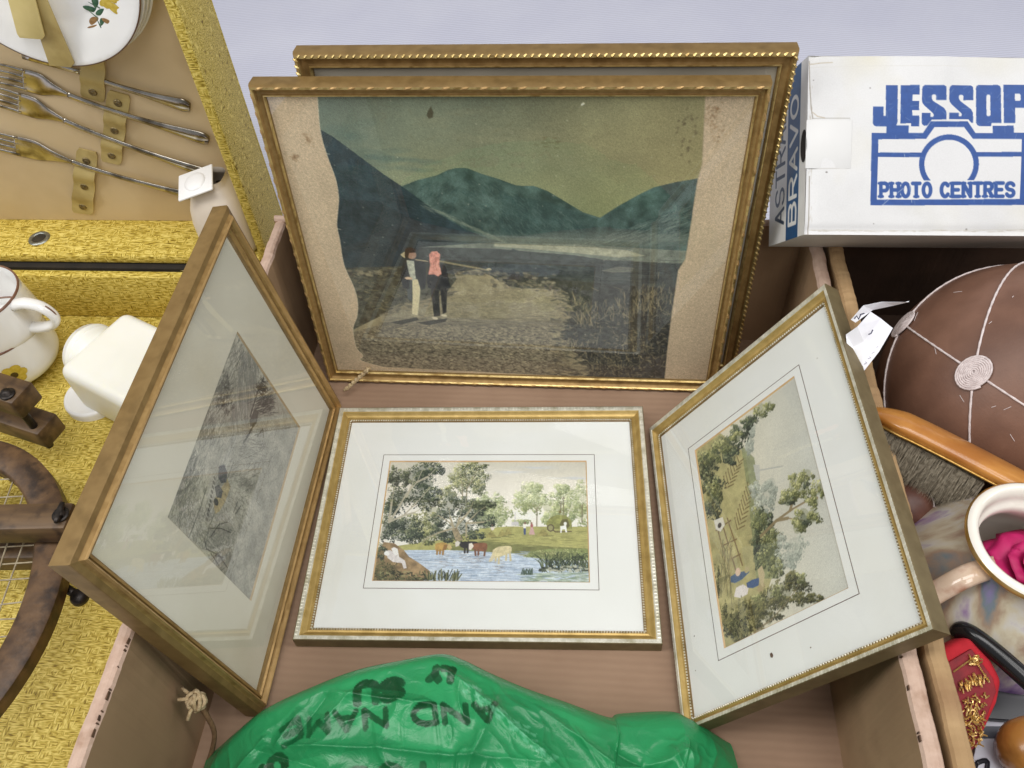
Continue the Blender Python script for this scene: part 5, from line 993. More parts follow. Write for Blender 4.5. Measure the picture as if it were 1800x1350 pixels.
tube('bolt', [(nut[0]-.03, nut[1]+.02, .079), tuple(nut+V3(0, 0, .004))], .004, M['dark'], ps, 10)

# ================================================================== THINGS IN THE SECOND BOX
# ---- white camera carton propped on the box rims
kB = V3(.270, .560, .253); kx = V3(.997, -.056, -.061); ky = V3(.083, .735, .673); kz = np.cross(kx, ky); kz /= np.linalg.norm(kz); kx /= np.linalg.norm(kx); ky = np.cross(kz, kx)
KW, KH, KD = .300, .156, .100
carton = empty('camera_carton', 'white card carton printed with blue camera emblem, propped across the box rims', 'carton', mat=basis(kB, kx, ky, kz))
g = G(); v = [(0, 0, -.0006), (KW, 0, -.0006), (KW, KH, -.0006), (0, KH, -.0006), (0, 0, -KD), (KW, 0, -KD), (KW, KH, -KD), (0, KH, -KD)]
g.add(v, [(4, 7, 6, 5), (0, 1, 5, 4), (3, 2, 6, 7), (1, 2, 6, 5)][0:4]); g.build('side_panels', M['cartonwhite'], carton)
def paint_carton():
    s = Sheet(kB, kx, ky, 0, KW, 0, KH, 560, (1340, 80, 3.374), (216, 216, 216)); g = s.g; H, W = s.a.shape[:2]; bl = (42, 78, 144); wh = (214, 214, 215)
    s.a *= .955+.07*value_noise(W, H, 120, 5, 3)[..., None]
    yel = value_noise(W, H, 200, 4, 8)[..., None]; s.a *= 1-np.clip(yel-.5, 0, 1)*np.array([.06, .09, .22])
    P = lambda pts, c=bl: s.poly(pts, c, var=.06, cell=10)
    P([(733, 237), (803, 237), (803, 455), (797, 472), (780, 480), (676, 480), (662, 474), (657, 462), (657, 363), (720, 363), (720, 418), (733, 418)])
    P([(820, 237), (932, 237), (932, 294), (890, 294), (890, 330), (930, 330), (930, 385), (890, 385), (890, 416), (932, 416), (932, 480), (884, 480), (884, 462), (820, 462)])
    def ess(x): P([(x+16, 237), (x+128, 237), (x+142, 246), (x+144, 262), (x+144, 326), (x+84, 326), (x+84, 300), (x+78, 293), (x+64, 293), (x+58, 300), (x+58, 315), (x+66, 330), (x+130, 372), (x+143, 390), (x+146, 410), (x+146, 440), (x+60, 440), (x+34, 474), (x+16, 476), (x+2, 466), (x, 450), (x, 400), (x+52, 400), (x+52, 424), (x+66, 424), (x+72, 414), (x+66, 402), (x+14, 356), (x+2, 340), (x, 322), (x, 262), (x+4, 246)])
    ess(946)
    P([(1108+16, 237), (1108+128, 237), (1250, 246), (1252, 262), (1252, 326), (1192, 326), (1192, 300), (1186, 293), (1172, 293), (1166, 300), (1166, 315), (1174, 330), (1238, 378), (1250, 400), (1250, 458), (1240, 460), (1222, 438), (1108, 438), (1108, 400), (1166, 400), (1166, 420), (1180, 420), (1184, 408), (1176, 398), (1122, 350), (1110, 334), (1107, 318), (1107, 262), (1112, 246)])
    P([(1284, 234), (1400, 234), (1412, 240), (1417, 254), (1417, 460), (1360, 460), (1355, 480), (1292, 480), (1276, 474), (1268, 460), (1268, 254), (1272, 240)]); s.poly([(1336, 292), (1350, 292), (1353, 300), (1353, 412), (1346, 420), (1336, 420), (1330, 412), (1330, 300)], wh)
    P([(1432, 232), (1570, 232), (1590, 244), (1596, 262), (1596, 345), (1588, 362), (1570, 370), (1500, 370), (1500, 460), (1432, 460)]); s.poly([(1500, 286), (1528, 286), (1534, 294), (1534, 320), (1528, 328), (1500, 328)], wh)
    P([(1612, 232), (1750, 232), (1750, 460), (1612, 460)])
    P([(650, 518), (738, 518), (738, 474), (870, 474), (870, 518), (955, 518), (1000, 450), (1218, 450), (1264, 520), (1365, 520), (1365, 476), (1490, 476), (1490, 518), (1580, 518), (1580, 946), (642, 946)])
    s.poly([(690, 556), (974, 553), (1022, 485), (1196, 483), (1248, 553), (1536, 556), (1534, 632), (689, 634)], wh); s.poly([(689, 661), (1533, 660), (1523, 910), (681, 912)], wh)
    circ = lambda r: [(1108+r*math.cos(k*6.283/60), 702+r*math.sin(k*6.283/60)) for k in range(60)]
    P(circ(175)); s.poly(circ(143), wh); s.poly([(900, 799), (1320, 799), (1310, 908), (900, 908)], wh)
    A = s.xy([(700, 894), (700, 816), (1506, 894)]); d = (A[2]-A[0]); n_ = np.linalg.norm(d); lw = n_/(12.5+12*.50)*.97
    text(s, 'PHOTO CENTRES', A[0]+d/n_*lw*.12, d/n_*lw, A[1]-A[0], lw*.52, bl, .50, .26)
    # tab outline, dirt, creases
    s.line([(300, 432), (520, 432)], 5, (150, 146, 138), .7); s.line([(522, 432), (516, 728)], 4, (196, 194, 190), .8); s.line([(300, 732), (520, 728)], 4, (170, 166, 158), .7)
    for p in ([(845, 640), (870, 760), (890, 930)], [(940, 240), (985, 130)], [(715, 945), (760, 905)], [(795, 880), (840, 845)]): s.line(p, 2.5, (214, 214, 212), .8)
    for x, y, r in ((641, 253, 5), (662, 1055, 4), (310, 204, 4), (1214, 1087, 6), (380, 752, 7)): s.ell(x, y, r, r*.7, 0, (110, 104, 100), .8)
    for k in range(90): s.ell(300+g.random()*1250, 110+g.random()*1000, 10+g.random()*26, 1.5+g.random()*3, g.random()*3, (206, 204, 198), .14)
    s.line([(285, 1092), (900, 1096), (1552, 1090)], 7, (196, 192, 182), .5); s.line([(290, 128), (700, 122), (1200, 124)], 5, (204, 202, 196), .5)
    for p in ([(284, 92), (288, 250), (296, 380), (304, 430)], [(282, 775), (280, 940), (276, 1130)]): s.line(p, 5, (120, 108, 92), .8)
    for p in ([(304, 395), (330, 420), (372, 430)], [(286, 110), (340, 104), (420, 100)]): s.line(p, 6, (168, 152, 124), .6)
    for k in range(70): x = 290+g.random()*1300; s.ell(x, 1098+g.normal()*4, 8+g.random()*16, 2, 0, (150, 138, 116), .28)
    for k in range(30): s.ell(292+g.normal()*5, 110+g.random()*980, 2, 8+g.random()*14, 0, (150, 138, 116), .3)
    for k in range(40): x = 660+g.random()*880; y = 240+g.random()*700; s.line([(x, y), (x+g.normal()*26, y+g.normal()*26)], 2, (206, 207, 210), .35)
    def warp(X, Y): return .0010*np.sin(X*38+1)*np.sin(Y*30)-.0012*np.exp(-((Y-.004)/.004)**2)-.0012*np.exp(-((X-.004)/.005)**2)+.0016*np.exp(-((X-.120)/.006)**2)*np.clip(Y-.06, 0, 1)*6
    s.build('printed_panel', M['printgloss'], carton, 0, 1.0, warp)
paint_carton()
# end panel with its blue band and lettering (faces left, seen at a slant)
def paint_end():
    o = kB-kz*KD; s = Sheet(o, ky*-1, kz, -KH, 0, 0, KD, 300, (1340, 80, 3.374), (226, 226, 224)); H, W = s.a.shape[:2]     # x runs down the panel, y out to the printed face
    q = lambda u, v: np.array([(u+KH)/KH*W, (KD-v)/KD*H])
    s.a *= .97+.05*value_noise(W, H, 60, 4, 3)[..., None]
    s.poly([q(-KH, .050), q(0, .050), q(0, .082), q(-KH, .082)], (30, 78, 122), raw=True, var=.06)
    text(s, 'BRAVO', q(-.014, .076), (q(-.032, .076)-q(-.014, .076)), (q(-.014, .057)-q(-.014, .076)), 15, (228, 228, 226), .35)
    text(s, 'ASTRAL', q(-.018, .043), (q(-.032, .043)-q(-.018, .043)), (q(-.018, .019)-q(-.018, .043)), 13, (28, 54, 76), .35)
    s.build('end_panel', M['printgloss'], carton, 0, 1.0).matrix_local = Matrix(((0, 0, -1, -.0004), (-1, 0, 0, 0), (0, 1, 0, -KD), (0, 0, 0, 1)))
paint_end()
def kp(x, y, z=0):
    o = kB+kz*z; d = ray(x, y); t = ((o-CP)@kz)/(d@kz); p = CP+d*t-o; return p@kx, p@ky
a, b = kp(1419, 211), kp(1495, 297)
bbox('closing_tab', -.0012, b[0], b[1], a[1], .0002, .0009, noisy('tab_card', S(214, 214, 213), S(220, 220, 219), 16, .5, bump=.1, bscale=50), carton, .0004)
h = lathe('thumb_hole', [(0, 0), (.0125, 0)], noisy('hole_black', S(24, 20, 18), S(40, 34, 30), 50, .9), carton, 24); h.matrix_local = Matrix(((0, 0, -1, -.0009), (1.15, 0, 0, (a[1]+b[1])/2), (0, .62, 0, -.006), (0, 0, 0, 1)))  # black disc, stands for the unlit inside of the carton

# ---- big brown ball laced with white string
bc = at(1790, 698, .125); br = .1235
ball = empty('laced_ball', 'large brown leathercloth ball laced with white string and coiled string rosettes', 'ball', loc=tuple(bc))
def hit(x, y):
    d = ray(x, y); d = d/np.linalg.norm(d); oc_ = CP-bc; bq = oc_@d; disc = bq*bq-(oc_@oc_-br*br); t = -bq-math.sqrt(max(disc, 0)); p = CP+d*t-bc; return p/np.linalg.norm(p)
bm = bmesh.new(); bmesh.ops.create_uvsphere(bm, u_segments=72, v_segments=44, radius=br); finish(bm, 'skin', M['ball'], ball, smooth=True)
n1 = hit(1713, 655); n2 = hit(1590, 571); n3 = hit(1705, 785); n3 = n3-n1*(n1@n3); n3 /= np.linalg.norm(n3)
m2 = n2-n1*(n1@n2); m2 /= np.linalg.norm(m2); m3 = n3-n2*(n2@n3); m3 /= np.linalg.norm(m3)
for u, w_ in ((n1, m2), (n1, n3), (n2, m3)):
    tw = [(br+.0006)*(u*math.cos(t)+w_*math.sin(t)) for t in np.linspace(0, 2*math.pi, 150, endpoint=False)]
    tube('lacing', tw, [.0008+.0003*(i % 2) for i in range(150)], M['thread'], ball, 6, True)
for c in (n1, n2, n3, -m2):
    a1 = np.cross(c, [0, 0, 1.]); a1 /= np.linalg.norm(a1); a2 = np.cross(c, a1); P = []
    for i in range(190):
        t = i/190; th = t*2*math.pi*8.5; r = .0008+.0132*t; dd = c*math.sqrt(max(br*br-r*r, 0))+r*(a1*math.cos(th)*.92+a2*math.sin(th)*1.12); P.append(dd/np.linalg.norm(dd)*(br+.0022))
    tube('string_rosette', P, .0010, M['thread'], ball, 5)

rr = np.random.default_rng(31); gs = G()
for k in range(11):
    c = hit(1600+rr.random()*200, 500+rr.random()*320); t_ = np.cross(c, rr.normal(size=3)); t_ /= np.linalg.norm(t_); l_ = .001+rr.random()**2*.005
    v, f = tube_data([(c*br+t_*l_*q)/np.linalg.norm(c*br+t_*l_*q)*(br+.0002) for q in (-1, 0, 1)], .00025, 4); gs.add(v, f)
gs.build('scuff_marks', M['thread'], ball, kind='stuff')
# ---- torn paper label caught between frame and ball
lab = empty('paper_label', 'creased white paper label with faint handwriting beside the brown ball', 'label')
Lp = lambda x, y, z: at(x, y, z)
v = [Lp(1487, 588, .226), Lp(1507, 574, .236), Lp(1530, 548, .238), Lp(1548, 560, .232), Lp(1569, 577, .226), Lp(1545, 618, .218), Lp(1515, 657, .212), Lp(1492, 640, .212), Lp(1518, 600, .226), Lp(1500, 610, .219)]
f = [(0, 1, 9), (1, 8, 9), (1, 2, 3), (1, 3, 8), (3, 4, 5), (3, 5, 8), (5, 6, 8), (6, 9, 8), (6, 7, 9), (7, 0, 9)]
sh = mk('sheet', v, f, M['paper'], lab); sm = sh.modifiers.new('thickness', 'SOLIDIFY'); sm.thickness = .0003
v = [Lp(1496, 562, .243), Lp(1504, 567, .241), Lp(1530, 548, .2385), Lp(1518, 537, .247), Lp(1550, 531, .246), Lp(1597, 531, .236), Lp(1572, 537, .235), Lp(1534, 545, .239), Lp(1598, 529, .2365)]
sh = mk('folded_strip', v, [(0, 1, 2, 3), (3, 2, 7, 4), (4, 7, 6), (4, 6, 5), (5, 6, 8)], M['paper'], lab); sm = sh.modifiers.new('thickness', 'SOLIDIFY'); sm.thickness = .0003
ink = noisy('pen_ink', S(70, 70, 90), S(110, 110, 128), 200, .8)
for pts, zz in (([(1502, 560), (1506, 555), (1509, 561), (1513, 553)], .246), ([(1512, 553), (1519, 551)], .2465), ([(1527, 588), (1531, 586), (1534, 580)], .2325)):
    tube('handwriting', [at(x, y, zz+.0012) for x, y in pts], .0006, ink, lab, 5)
inkp = noisy('faint_ink', S(186, 186, 196), S(200, 200, 210), 200, .8)
for k in range(6):
    q = at(1519+k*6.5, 640-k*9.5, .2165+k*.0013); tube('handwriting', [q, q+V3(.0025, .001, .0002), q+V3(.001, .0035, .0004)], .0004, inkp, lab, 4)

# ---- clothes brush
b0, b1 = at(1540, 722, .186), at(1830, 880, .170); bx = (b1-b0); BL_ = np.linalg.norm(bx); bx /= BL_
bn = V3(.50, .30, .80); bn -= bx*(bn@bx); bn /= np.linalg.norm(bn); bs = np.cross(bn, bx)      # bn: out of the wooden back
brush = empty('clothes_brush', 'varnished wooden clothes brush with pale bristles lying against the ball', 'brush', mat=basis(b0, bx, bs, bn))
P = spline([(-.004, 0, -.004), (0, 0, -.002), (.03, 0, .002), (.09, 0, .004), (BL_+.03, 0, .004)], 40)
wd = [min(.0215, .004+math.sqrt(max(p[0]+.0045, 0))*.105) for p in P]
v, fc = tube_data(P, wd, 22, False, [.42]*40, (0, 0, 1)); mk('wooden_back', v, fc, M['brushwood'], brush, True)
v, fc = tube_data([p-np.array([0, 0, .0052]) for p in P], [w_+.0006 for w_ in wd], 22, False, [.14]*40, (0, 0, 1)); mk('edge_line', v, fc, M['brassline'], brush, True)
gb = G(); rr = np.random.default_rng(9)
for i in range(4200):
    x = .008+rr.random()*.088; y = (rr.random()*2-1)*.0165; r = .0003; l = .034+rr.normal()*.002; dx_, dy_ = rr.normal()*.0035, y*.18+rr.normal()*.003; z = -.006
    gb.add([(x-r, y, z), (x+r, y, z), (x, y+r*1.6, z), (x+dx_, y+dy_, z-l)], [(0, 1, 3), (1, 2, 3), (2, 0, 3)])
gb.build('bristles', M['bristle'], brush, kind='stuff')
# small leather ball glimpsed below the brush
lb = empty('leather_ball', 'small brown stitched leather ball tucked under the brush bristles', 'ball', loc=tuple(at(1592, 892, .135)))
bm = bmesh.new(); bmesh.ops.create_uvsphere(bm, u_segments=32, v_segments=20, radius=.022); finish(bm, 'skin', M['leather'], lb, smooth=True)
tube('seam', [(.0222*math.cos(t)*.8, .0222*math.sin(t), .0222*math.cos(t)*.6) for t in np.linspace(0, 6.283, 40, endpoint=False)], .0007, M['thread'], lb, 5, True)

# ---- lustre jug and the silk rose in its mouth
def lustre():
    m = noisy('purple_lustre', S(128, 100, 140), S(188, 170, 184), 22, .16, coat=.6, ramp=(.4, .6)); nt = m.node_tree; L = nt.links.new; p = nt.nodes['Principled BSDF']
    tc = N(nt, 'ShaderNodeTexCoord'); mp = N(nt, 'ShaderNodeMapping'); mp.inputs['Scale'].default_value = (1, 1, .6); L(tc.outputs['Object'], mp.inputs[0])
    n1_ = N(nt, 'ShaderNodeTexNoise'); n1_.inputs['Scale'].default_value = 17; n1_.inputs['Detail'].default_value = 7; n1_.inputs['Distortion'].default_value = .6; L(mp.outputs[0], n1_.inputs['Vector'])
    r = N(nt, 'ShaderNodeValToRGB'); e = r.color_ramp.elements
    for pos, c in ((.33, S(84, 60, 92)), (.40, S(118, 88, 142)), (.45, S(160, 136, 172)), (.49, S(204, 198, 190)), (.53, S(200, 188, 164)), (.58, S(166, 140, 120)), (.63, S(116, 128, 136)), (.70, S(142, 122, 176))): 
        x = e.new(pos); x.color = c
    e.remove(e[0]); e.remove(e[len(e)-1]); L(n1_.outputs['Fac'], r.inputs[0]); L(r.outputs[0], p.inputs['Base Color']); p.inputs['Thin Film Thickness'].default_value = 420 if 'Thin Film Thickness' in p.inputs else 0
    return m
jc = V3(.3700, .2720, .0); jug = empty('lustre_jug', 'purple and cream lustre china jug with gold rim and side handle', 'jug', loc=tuple(jc)); ML = lustre()
lathe('body', [(.0, .055), (.045, .055), (.060, .066), (.074, .085), (.081, .108), (.080, .130), (.072, .150), (.060, .168), (.050, .181), (.0455, .189), (.0450, .196)], ML, jug, 72)
lathe('neck_ring', [(.0450, .193), (.0470, .196), (.0500, .1995), (.0505, .2020), (.0485, .2040)], M['goldlustre'], jug, 72)
lathe('mouth', [(.0490, .2035), (.0470, .2056), (.0440, .2056), (.0415, .2036), (.0405, .196), (.0390, .190), (.0372, .189), (.0365, .182), (.048, .160), (.060, .130), (.055, .09), (0, .075)], M['porcelain'], jug, 72)
a = at(1735, 1000, .190)-jc; b = at(1648, 1040, .176)-jc
tube('handle', spline([a+V3(.006, 0, .002), a, (a+b)/2+V3(0, 0, .006), b, b+V3(-.012, -.004, -.010), b+V3(-.010, .0, -.035), b+V3(.012, .004, -.07), b+V3(.03, .006, -.085)], 30), .0085, noisy('blush_lustre', S(204, 176, 150), S(222, 200, 178), 60, .14, coat=.6, c3=S(176, 132, 108), s3=60), jug, 14, flat=.6)
rose = empty('silk_rose', 'deep pink silk rose lying in the mouth of the jug', 'flower', loc=(.3820, .2680, .163))
rr = np.random.default_rng(12)
def petal(a0, r0, tilt, w_, h_, zz):
    V = []; n, m_ = 11, 8; F = []
    for j in range(m_+1):
        t = j/m_
        for i in range(n+1):
            u = (i/n*2-1); wid = w_*math.sin(min(1, .25+t*.95)*math.pi*.62)*(1-.25*max(0, t-.8)/.2); ang = a0+u*wid; rad = r0*(.30+.80*t**.8)*(1+.05*math.sin(u*5+a0)); z = zz+h_*t-tilt*t*t*h_-.004*u*u*t; cur = .0035*max(0, t-.72)/.28
            V.append(((rad+cur)*math.cos(ang), (rad+cur)*math.sin(ang), z-cur*.5+.0012*math.sin(7*u+a0*3)*t))
    for j in range(m_):
        for i in range(n): F.append((j*(n+1)+i, j*(n+1)+i+1, (j+1)*(n+1)+i+1, (j+1)*(n+1)+i))
    o = mk('petal', V, F, M['rose'], rose, True); s_ = o.modifiers.new('thickness', 'SOLIDIFY'); s_.thickness = .0005
for ring, (n_, r0, tilt, w_, h_, zz) in enumerate(((6, .033, .95, .85, .020, -.010), (5, .025, .6, .9, .021, -.007), (4, .017, .35, 1.0, .020, -.003), (3, .009, .1, 1.2, .017, .0), (2, .004, 0, 1.6, .015, .002))):
    for k in range(n_): petal(k*6.283/n_+ring*.7+rr.normal()*.12, r0*(1+rr.normal()*.05), tilt, w_, h_, zz)

# ---- red purse, black stick, booklets and wooden knob in the corner
def quadprism(name, pts, th, mat, parent=None, bev=.001):
    """slab over four points, thickness downwards along its normal"""
    P = [np.array(p) for p in pts]; nn = np.cross(P[1]-P[0], P[-1]-P[0]); nn /= np.linalg.norm(nn)
    if nn[2] < 0: nn = -nn
    n = len(P); bm = bmesh.new(); a = [bm.verts.new(p) for p in P]; b = [bm.verts.new(p-nn*th) for p in P]; bm.faces.new(a); bm.faces.new(b[::-1])
    for i in range(n): bm.faces.new((a[i], b[i], b[(i+1) % n], a[(i+1) % n]))
    if bev: bmesh.ops.bevel(bm, geom=list(bm.edges), offset=bev, segments=3, profile=.5, affect='EDGES')
    return finish(bm, name, mat, parent, auto=50), nn
purse = empty('red_purse', 'small red velvet purse with gilt embroidered dark red face', 'purse')
zf = lambda x, y: .165-(y-1120)*.00014
q = [at(x, y, zf(x, y)) for x, y in ((1640, 1150), (1704, 1117), (1745, 1160), (1764, 1196), (1756, 1236), (1722, 1310), (1690, 1350), (1640, 1330))]
quadprism('velvet_body', q, .022, M['redvelvet'], purse, .005)
q2 = [at(x, y, zf(x, y)+.0016) for x, y in ((1640, 1180), (1708, 1140), (1746, 1192), (1752, 1216), (1718, 1306), (1690, 1346), (1640, 1320))]
quadprism('embroidered_face', q2, .0025, M['redcloth'], purse, .0008)
rr = np.random.default_rng(5); gg = G()
def stitch(x, y, dx_, dy_, r=.0006):
    z = zf(x, y)+.0026; v, f = tube_data([at(x, y, z), at(x+dx_*.5, y+dy_*.5, z+.0007), at(x+dx_, y+dy_, z)], r, 5); gg.add(v, f)
for k in range(16): t = k/16; stitch(1676+t*34, 1181-t*24, 4, -3)
for k in range(14): t = k/14; stitch(1713+t*24, 1158+t*40, 3, 4)
for k in range(34): stitch(1706+rr.random()*16, 1152+rr.random()*18, rr.normal()*5, rr.normal()*5)
for k in range(46): t = rr.random(); stitch(1688+t*44+rr.normal()*2, 1204-t*20+rr.normal()*6, 2+rr.normal()*2, 8+rr.normal()*3)
for k in range(150): t = rr.random(); stitch(1697+rr.random()*36-t*6, 1222+t*88, rr.normal()*5, rr.normal()*5)
gg.build('gilt_embroidery', M['gilt'], purse, kind='stuff')
stick = tube('black_stick', spline([at(1684, 1114, .150), at(1692, 1108, .156), at(1716, 1120, .160), at(1760, 1155, .160), at(1815, 1204, .158)], 24), [.0055, .0062]+[.0066]*22, M['blackplastic'], None, 14); tag(stick, 'glossy black rounded stick lying between the jug and red purse', 'stick')
def booklet(name, label, quad, z, strips, thick=.006, base='bookwhite'):
    bk = empty(name, label, 'booklet', group='black and white booklets in the box')
    P = [at(x, y, z) for x, y in quad]; quadprism('pages', P, thick, M[base], bk, .0005); A, B2, D2 = P[0], P[1], P[3]
    def uv(u, v, dz=.0006): return A+(B2-A)*u+(D2-A)*v+V3(0, 0, dz)
    for u0, u1, v0, v1, m_ in strips: quadprism('printed_band', [uv(u0, v0), uv(u1, v0), uv(u1, v1), uv(u0, v1)], .0004, M[m_], bk, 0)
    return bk, uv
M['bookwhite'] = noisy('grey_white_cover', S(196, 196, 206), S(208, 208, 218), 20, .4); M['bookblack'] = noisy('black_cover', S(22, 22, 28), S(34, 34, 42), 20, .35); M['bookgrey'] = noisy('slate_band', S(70, 72, 82), S(84, 86, 96), 20, .4)
booklet('booklet', 'dark glossy booklet lying under the black stick', [(1735, 1150), (1830, 1170), (1830, 1270), (1725, 1262)], .118, [(.15, .95, .25, .45, 'bookgrey')], base='bookblack')
bk, uv = booklet('booklet', 'pale booklet with dark bands and black lettering beside the wooden knob', [(1728, 1262), (1840, 1262), (1840, 1420), (1690, 1420)], .112, [(0, 1, .10, .24, 'bookgrey')])
s_ = [uv(.06, .52, .001), uv(.22, .50, .001), uv(.22, .70, .001), uv(.06, .72, .001)]
tube('lettering', spline(s_+[s_[0]], 24), .0016, M['bookblack'], bk, 8, flat=.3); tube('lettering', [uv(.20, .64, .001), uv(.27, .76, .001)], .0016, M['bookblack'], bk, 8, flat=.3)
tube('lettering', [uv(.45, .60, .001), uv(.45, .72, .001)], .0016, M['bookblack'], bk, 8, flat=.3); tube('lettering', spline([uv(.66, .60, .001), uv(.56, .60, .001), uv(.54, .67, .001), uv(.57, .73, .001), uv(.66, .73, .001)], 14), .0016, M['bookblack'], bk, 8, flat=.3)
kn = at(1812, 1318, .134); knob = lathe('wooden_knob', [(0, .022), (.008, .0213), (.0155, .0172), (.020, .010), (.0215, 0), (.020, -.010), (.015, -.017), (.008, -.0205), (0, -.0215)], noisy('turned_wood', S(156, 106, 50), S(178, 126, 66), 30, .3, bump=.06, stretch=(1, 1, 5), c3=S(120, 78, 36), s3=30, coat=.3), None, 40, loc=tuple(kn)); tag(knob, 'turned wooden knob with a glossy finish resting on the pale booklet', 'knob')

# ================================================================== GREEN CARRIER BAG
def paint_bag():
    R_ = [(352, 1380, .012), (372, 1352, .030), (402, 1318, .048), (455, 1272, .062), (540, 1229, .076), (620, 1197, .086), (700, 1179, .092), (770, 1167, .096), (810, 1178, .094), (860, 1203, .090), (925, 1232, .085), (1000, 1260, .076), (1078, 1292, .060), (1100, 1288, .052), (1190, 1286, .046), (1225, 1300, .042), (1262, 1326, .032), (1300, 1362, .012)]
    W3 = np.array([at(*r) for r in R_]); nx, ny = 620, 230; ridge = spline(W3, nx)
    g = np.random.default_rng(21); co = np.zeros((ny, nx, 3)); u = np.linspace(0, 1, nx)
    nz = value_noise(nx, ny, 90, 2, 5)-.5
    rdg = lambda c_, sd: (1-np.abs(2*value_noise(nx, ny, c_, 2, sd)-1)*2.6).clip(0, 1)**2.2
    nz2 = rdg(120, 6)*1.0+rdg(60, 16)*.55+rdg(30, 26)*.22
    for j in range(ny):
        v = j/(ny-1)
        if v < .16:      # drop behind the ridge down to the floor
            t = 1-v/.16; co[j] = ridge; co[j, :, 1] += .022*math.sin(t*1.57)+.006*t; co[j, :, 2] = ridge[:, 2]*(1-t**1.8)+.001*t
        else:            # top, rolling towards the viewer
            t = (v-.16)/.84; mid = np.array([-.06, .09]); sh = t*.19
            co[j, :, 0] = ridge[:, 0]+(mid[0]-ridge[:, 0])*.30*t; co[j, :, 1] = ridge[:, 1]-sh*(.45+.55*np.clip(ridge[:, 2]/.09, 0, 1))
            co[j, :, 2] = ridge[:, 2]*(1-.55*t**2.4)+.004*np.sin(t*3.1)
    X, Y = co[..., 0], co[..., 1]; fade = np.clip((np.linspace(0, 1, ny)-.10)/.14, 0, 1)[:, None]
    z = co[..., 2]
    def crease(p, q, amp, w, side=0):
        a, b = at(*p, .088)[:2], at(*q, .088)[:2]; d = (b-a)/np.linalg.norm(b-a); L_ = np.linalg.norm(b-a); s_ = (X-a[0])*d[0]+(Y-a[1])*d[1]; n_ = -(X-a[0])*d[1]+(Y-a[1])*d[0]
        env = np.clip(s_/L_*6+.6, 0, 1)*np.clip((1-s_/L_)*4+.6, 0, 1); return amp*np.exp(-np.abs(n_)/w)*env+(side*np.clip(n_, -.02, .02)*env)
    c = 0
    for p, q, amp, w, sd in (((770, 1170), (1000, 1360), .0060, .005, -.10), ((940, 1238), (1130, 1360), .0050, .004, .06), ((580, 1215), (770, 1250), .0035, .003, -.06), ((575, 1214), (500, 1290), -.004, .005, 0), ((500, 1300), (760, 1332), .0036, .003, .05), ((760, 1334), (960, 1342), .0030, .003, .05), ((455, 1280), (380, 1345), .004, .004, 0), ((430, 1300), (560, 1345), -.003, .004, 0), ((1080, 1296), (1200, 1360), -.006, .004, 0), ((1190, 1290), (1230, 1360), .003, .003, 0), ((1010, 1270), (1060, 1345), .003, .003, 0), ((640, 1200), (560, 1270), .002, .002, 0), ((520, 1240), (470, 1300), .003, .003, 0), ((860, 1210), (900, 1290), .0015, .003, 0)): c = c+crease(p, q, amp, w, sd)
    z += (c*1.25+nz*.008+nz2*.0066)*fade; z[:] = np.maximum(z, .0015)
    # ink: dark green lettering, upside down to the viewer
    ox, oy = at(900, 1290, .088)[:2]; s = Sheet(V3(0, 0, .088), V3(1, 0, 0), V3(0, 1, 0), -.36, .24, .0, .32, 700, (340, 1150, 1.875), (48, 156, 96))
    H, W = s.a.shape[:2]; s.a *= .92+.16*value_noise(W, H, 60, 4, 9)[..., None]; dk = (18, 74, 40)
    def word(t, p, q, top, w, gap=.4):    # from p to q (photo points of first and last foot), top of first letter
        A = s.xy([p, q, top]); n = len(t); d = (A[1]-A[0])/(n+gap*(n-1)-.5*t.count(' ')); text(s, t, A[0], d, A[2]-A[0], w, dk, gap, .0, .8)
    word('AND NAM', (1000, 182), (368, 196), (1010, 240), 11); word('E', (330, 196), (270, 226), (340, 250), 12)
    word('SU', (690, 96), (545, 104), (690, 156), 17, .35); word('LY', (860, 66), (790, 60), (852, 104), 15, .3)
    word('OR', (260, 300), (150, 380), (290, 350), 16, .4); word('YOU', (800, 372), (500, 380), (800, 430), 13)
    for pts in ([(330, 150), (560, 250), (700, 310), (300, 330), (150, 330)], [(960, 150), (1200, 330), (1330, 330), (1230, 200), (1060, 130)], [(560, 110), (760, 150), (800, 175), (600, 170)], [(500, 310), (800, 330), (1000, 350), (1000, 420), (420, 420)]): s.poly(pts, (28, 122, 72), .35, var=.1, cell=30)     # doubled film
    for k in range(46):
        t = s.g.random(); x = 900+t*280+s.g.normal()*14; y = 110+t*240+s.g.normal()*10; s.poly([(x, y), (x+14+s.g.random()*14, y+4), (x+18, y+12+s.g.random()*8), (x+3, y+9)], (120, 200, 158), .55)
    ix = np.clip(((X+.36)/.60*W).astype(int), 0, W-1); iy = np.clip(((.32-Y)/.32*H).astype(int), 0, H-1); lin = srgb(s.a[iy, ix])
    lin = np.where((np.linspace(0, 1, ny) < .15)[:, None, None], srgb(np.array([48, 156, 96])/255), lin)
    m, nt, p = mat_new('green_polythene'); at_ = N(nt, 'ShaderNodeAttribute'); at_.attribute_name = 'ink'; nt.links.new(at_.outputs['Color'], p.inputs['Base Color']); p.inputs['Roughness'].default_value = .27; p.inputs['Specular IOR Level'].default_value = .5
    tl = N(nt, 'ShaderNodeBsdfTranslucent'); nt.links.new(at_.outputs['Color'], tl.inputs[0]); mxs = N(nt, 'ShaderNodeMixShader'); mxs.inputs[0].default_value = .22; nt.links.new(p.outputs[0], mxs.inputs[1]); nt.links.new(tl.outputs[0], mxs.inputs[2]); nt.links.new(mxs.outputs[0], nt.nodes['Material Output'].inputs[0])
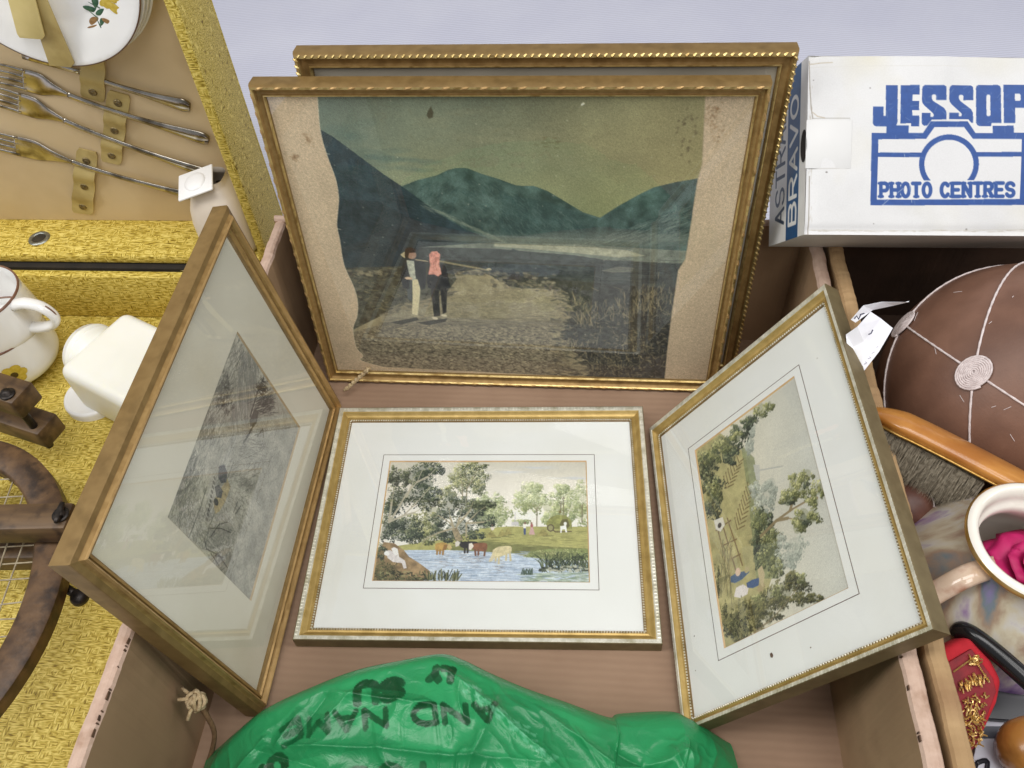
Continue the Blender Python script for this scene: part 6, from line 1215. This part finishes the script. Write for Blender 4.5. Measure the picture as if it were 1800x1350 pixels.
    tc = N(nt, 'ShaderNodeTexCoord'); n2_ = N(nt, 'ShaderNodeTexNoise'); n2_.inputs['Scale'].default_value = 55; n2_.inputs['Detail'].default_value = 5; n2_.inputs['Distortion'].default_value = 1.2; nt.links.new(tc.outputs['Object'], n2_.inputs['Vector'])
    bp = N(nt, 'ShaderNodeBump'); bp.inputs['Strength'].default_value = .35; bp.inputs['Distance'].default_value = .004; nt.links.new(n2_.outputs['Fac'], bp.inputs['Height']); nt.links.new(bp.outputs[0], p.inputs['Normal'])
    e = grid_obj('carrier_bag', co.reshape(-1, 3), nx, ny, lin.reshape(-1, 3), m, None); tag(e, 'crumpled green plastic carrier bag with dark upside down lettering', 'bag')
paint_bag()

# ---- hanging cord of the left picture: knotted twine at both edges
def knot(c, s, mat, parent, n=5):
    rr = np.random.default_rng(int(abs(c[0])*1e5)); g = G()
    for k in range(n):
        a = rr.normal(size=3); a /= np.linalg.norm(a); b = np.cross(a, rr.normal(size=3)); b /= np.linalg.norm(b)
        v, f = tube_data([c+s*(a*math.cos(t)+b*math.sin(t)*.75)*(1+.1*k/n) for t in np.linspace(0, 6.0, 18)], s*.24, 6); g.add(v, f)
    return g.build('knot', mat, parent, True)
inv = np.array(pic_l.matrix_world.inverted())
def toL(P): P = np.asarray(P, float); return inv[:3, :3]@P+inv[:3, 3]
k1 = at(345, 1232, .075); knot(toL(k1), .0075, M['twine'], pic_l, 6)
for d in (V3(-.012, .010, .004), V3(-.006, -.014, -.004), V3(-.013, .0, .006)): tube('cord_end', [toL(k1), toL(k1+d*.6+V3(0, 0, .002)), toL(k1+d)], .0016, M['twine'], pic_l, 7)
tube('hanging_cord', [toL(p) for p in spline([k1, at(366, 1262, .055), at(377, 1290, .035), at(372, 1322, .014), at(362, 1350, .003)], 24)], .0022, M['cordbrown'], pic_l, 8)
c0 = at(606, 686, .012); c1 = at(645, 651, .022); dv = (c1-c0)
for ph in (0, math.pi): tube('hanging_cord', [toL(c0+dv*t+V3(.0014*math.cos(t*22+ph), 0, .0014*math.sin(t*22+ph))) for t in np.linspace(0, 1, 30)], .0016, M['twine'], pic_l, 6)
knot(toL(c1), .0042, M['twine'], pic_l, 4)
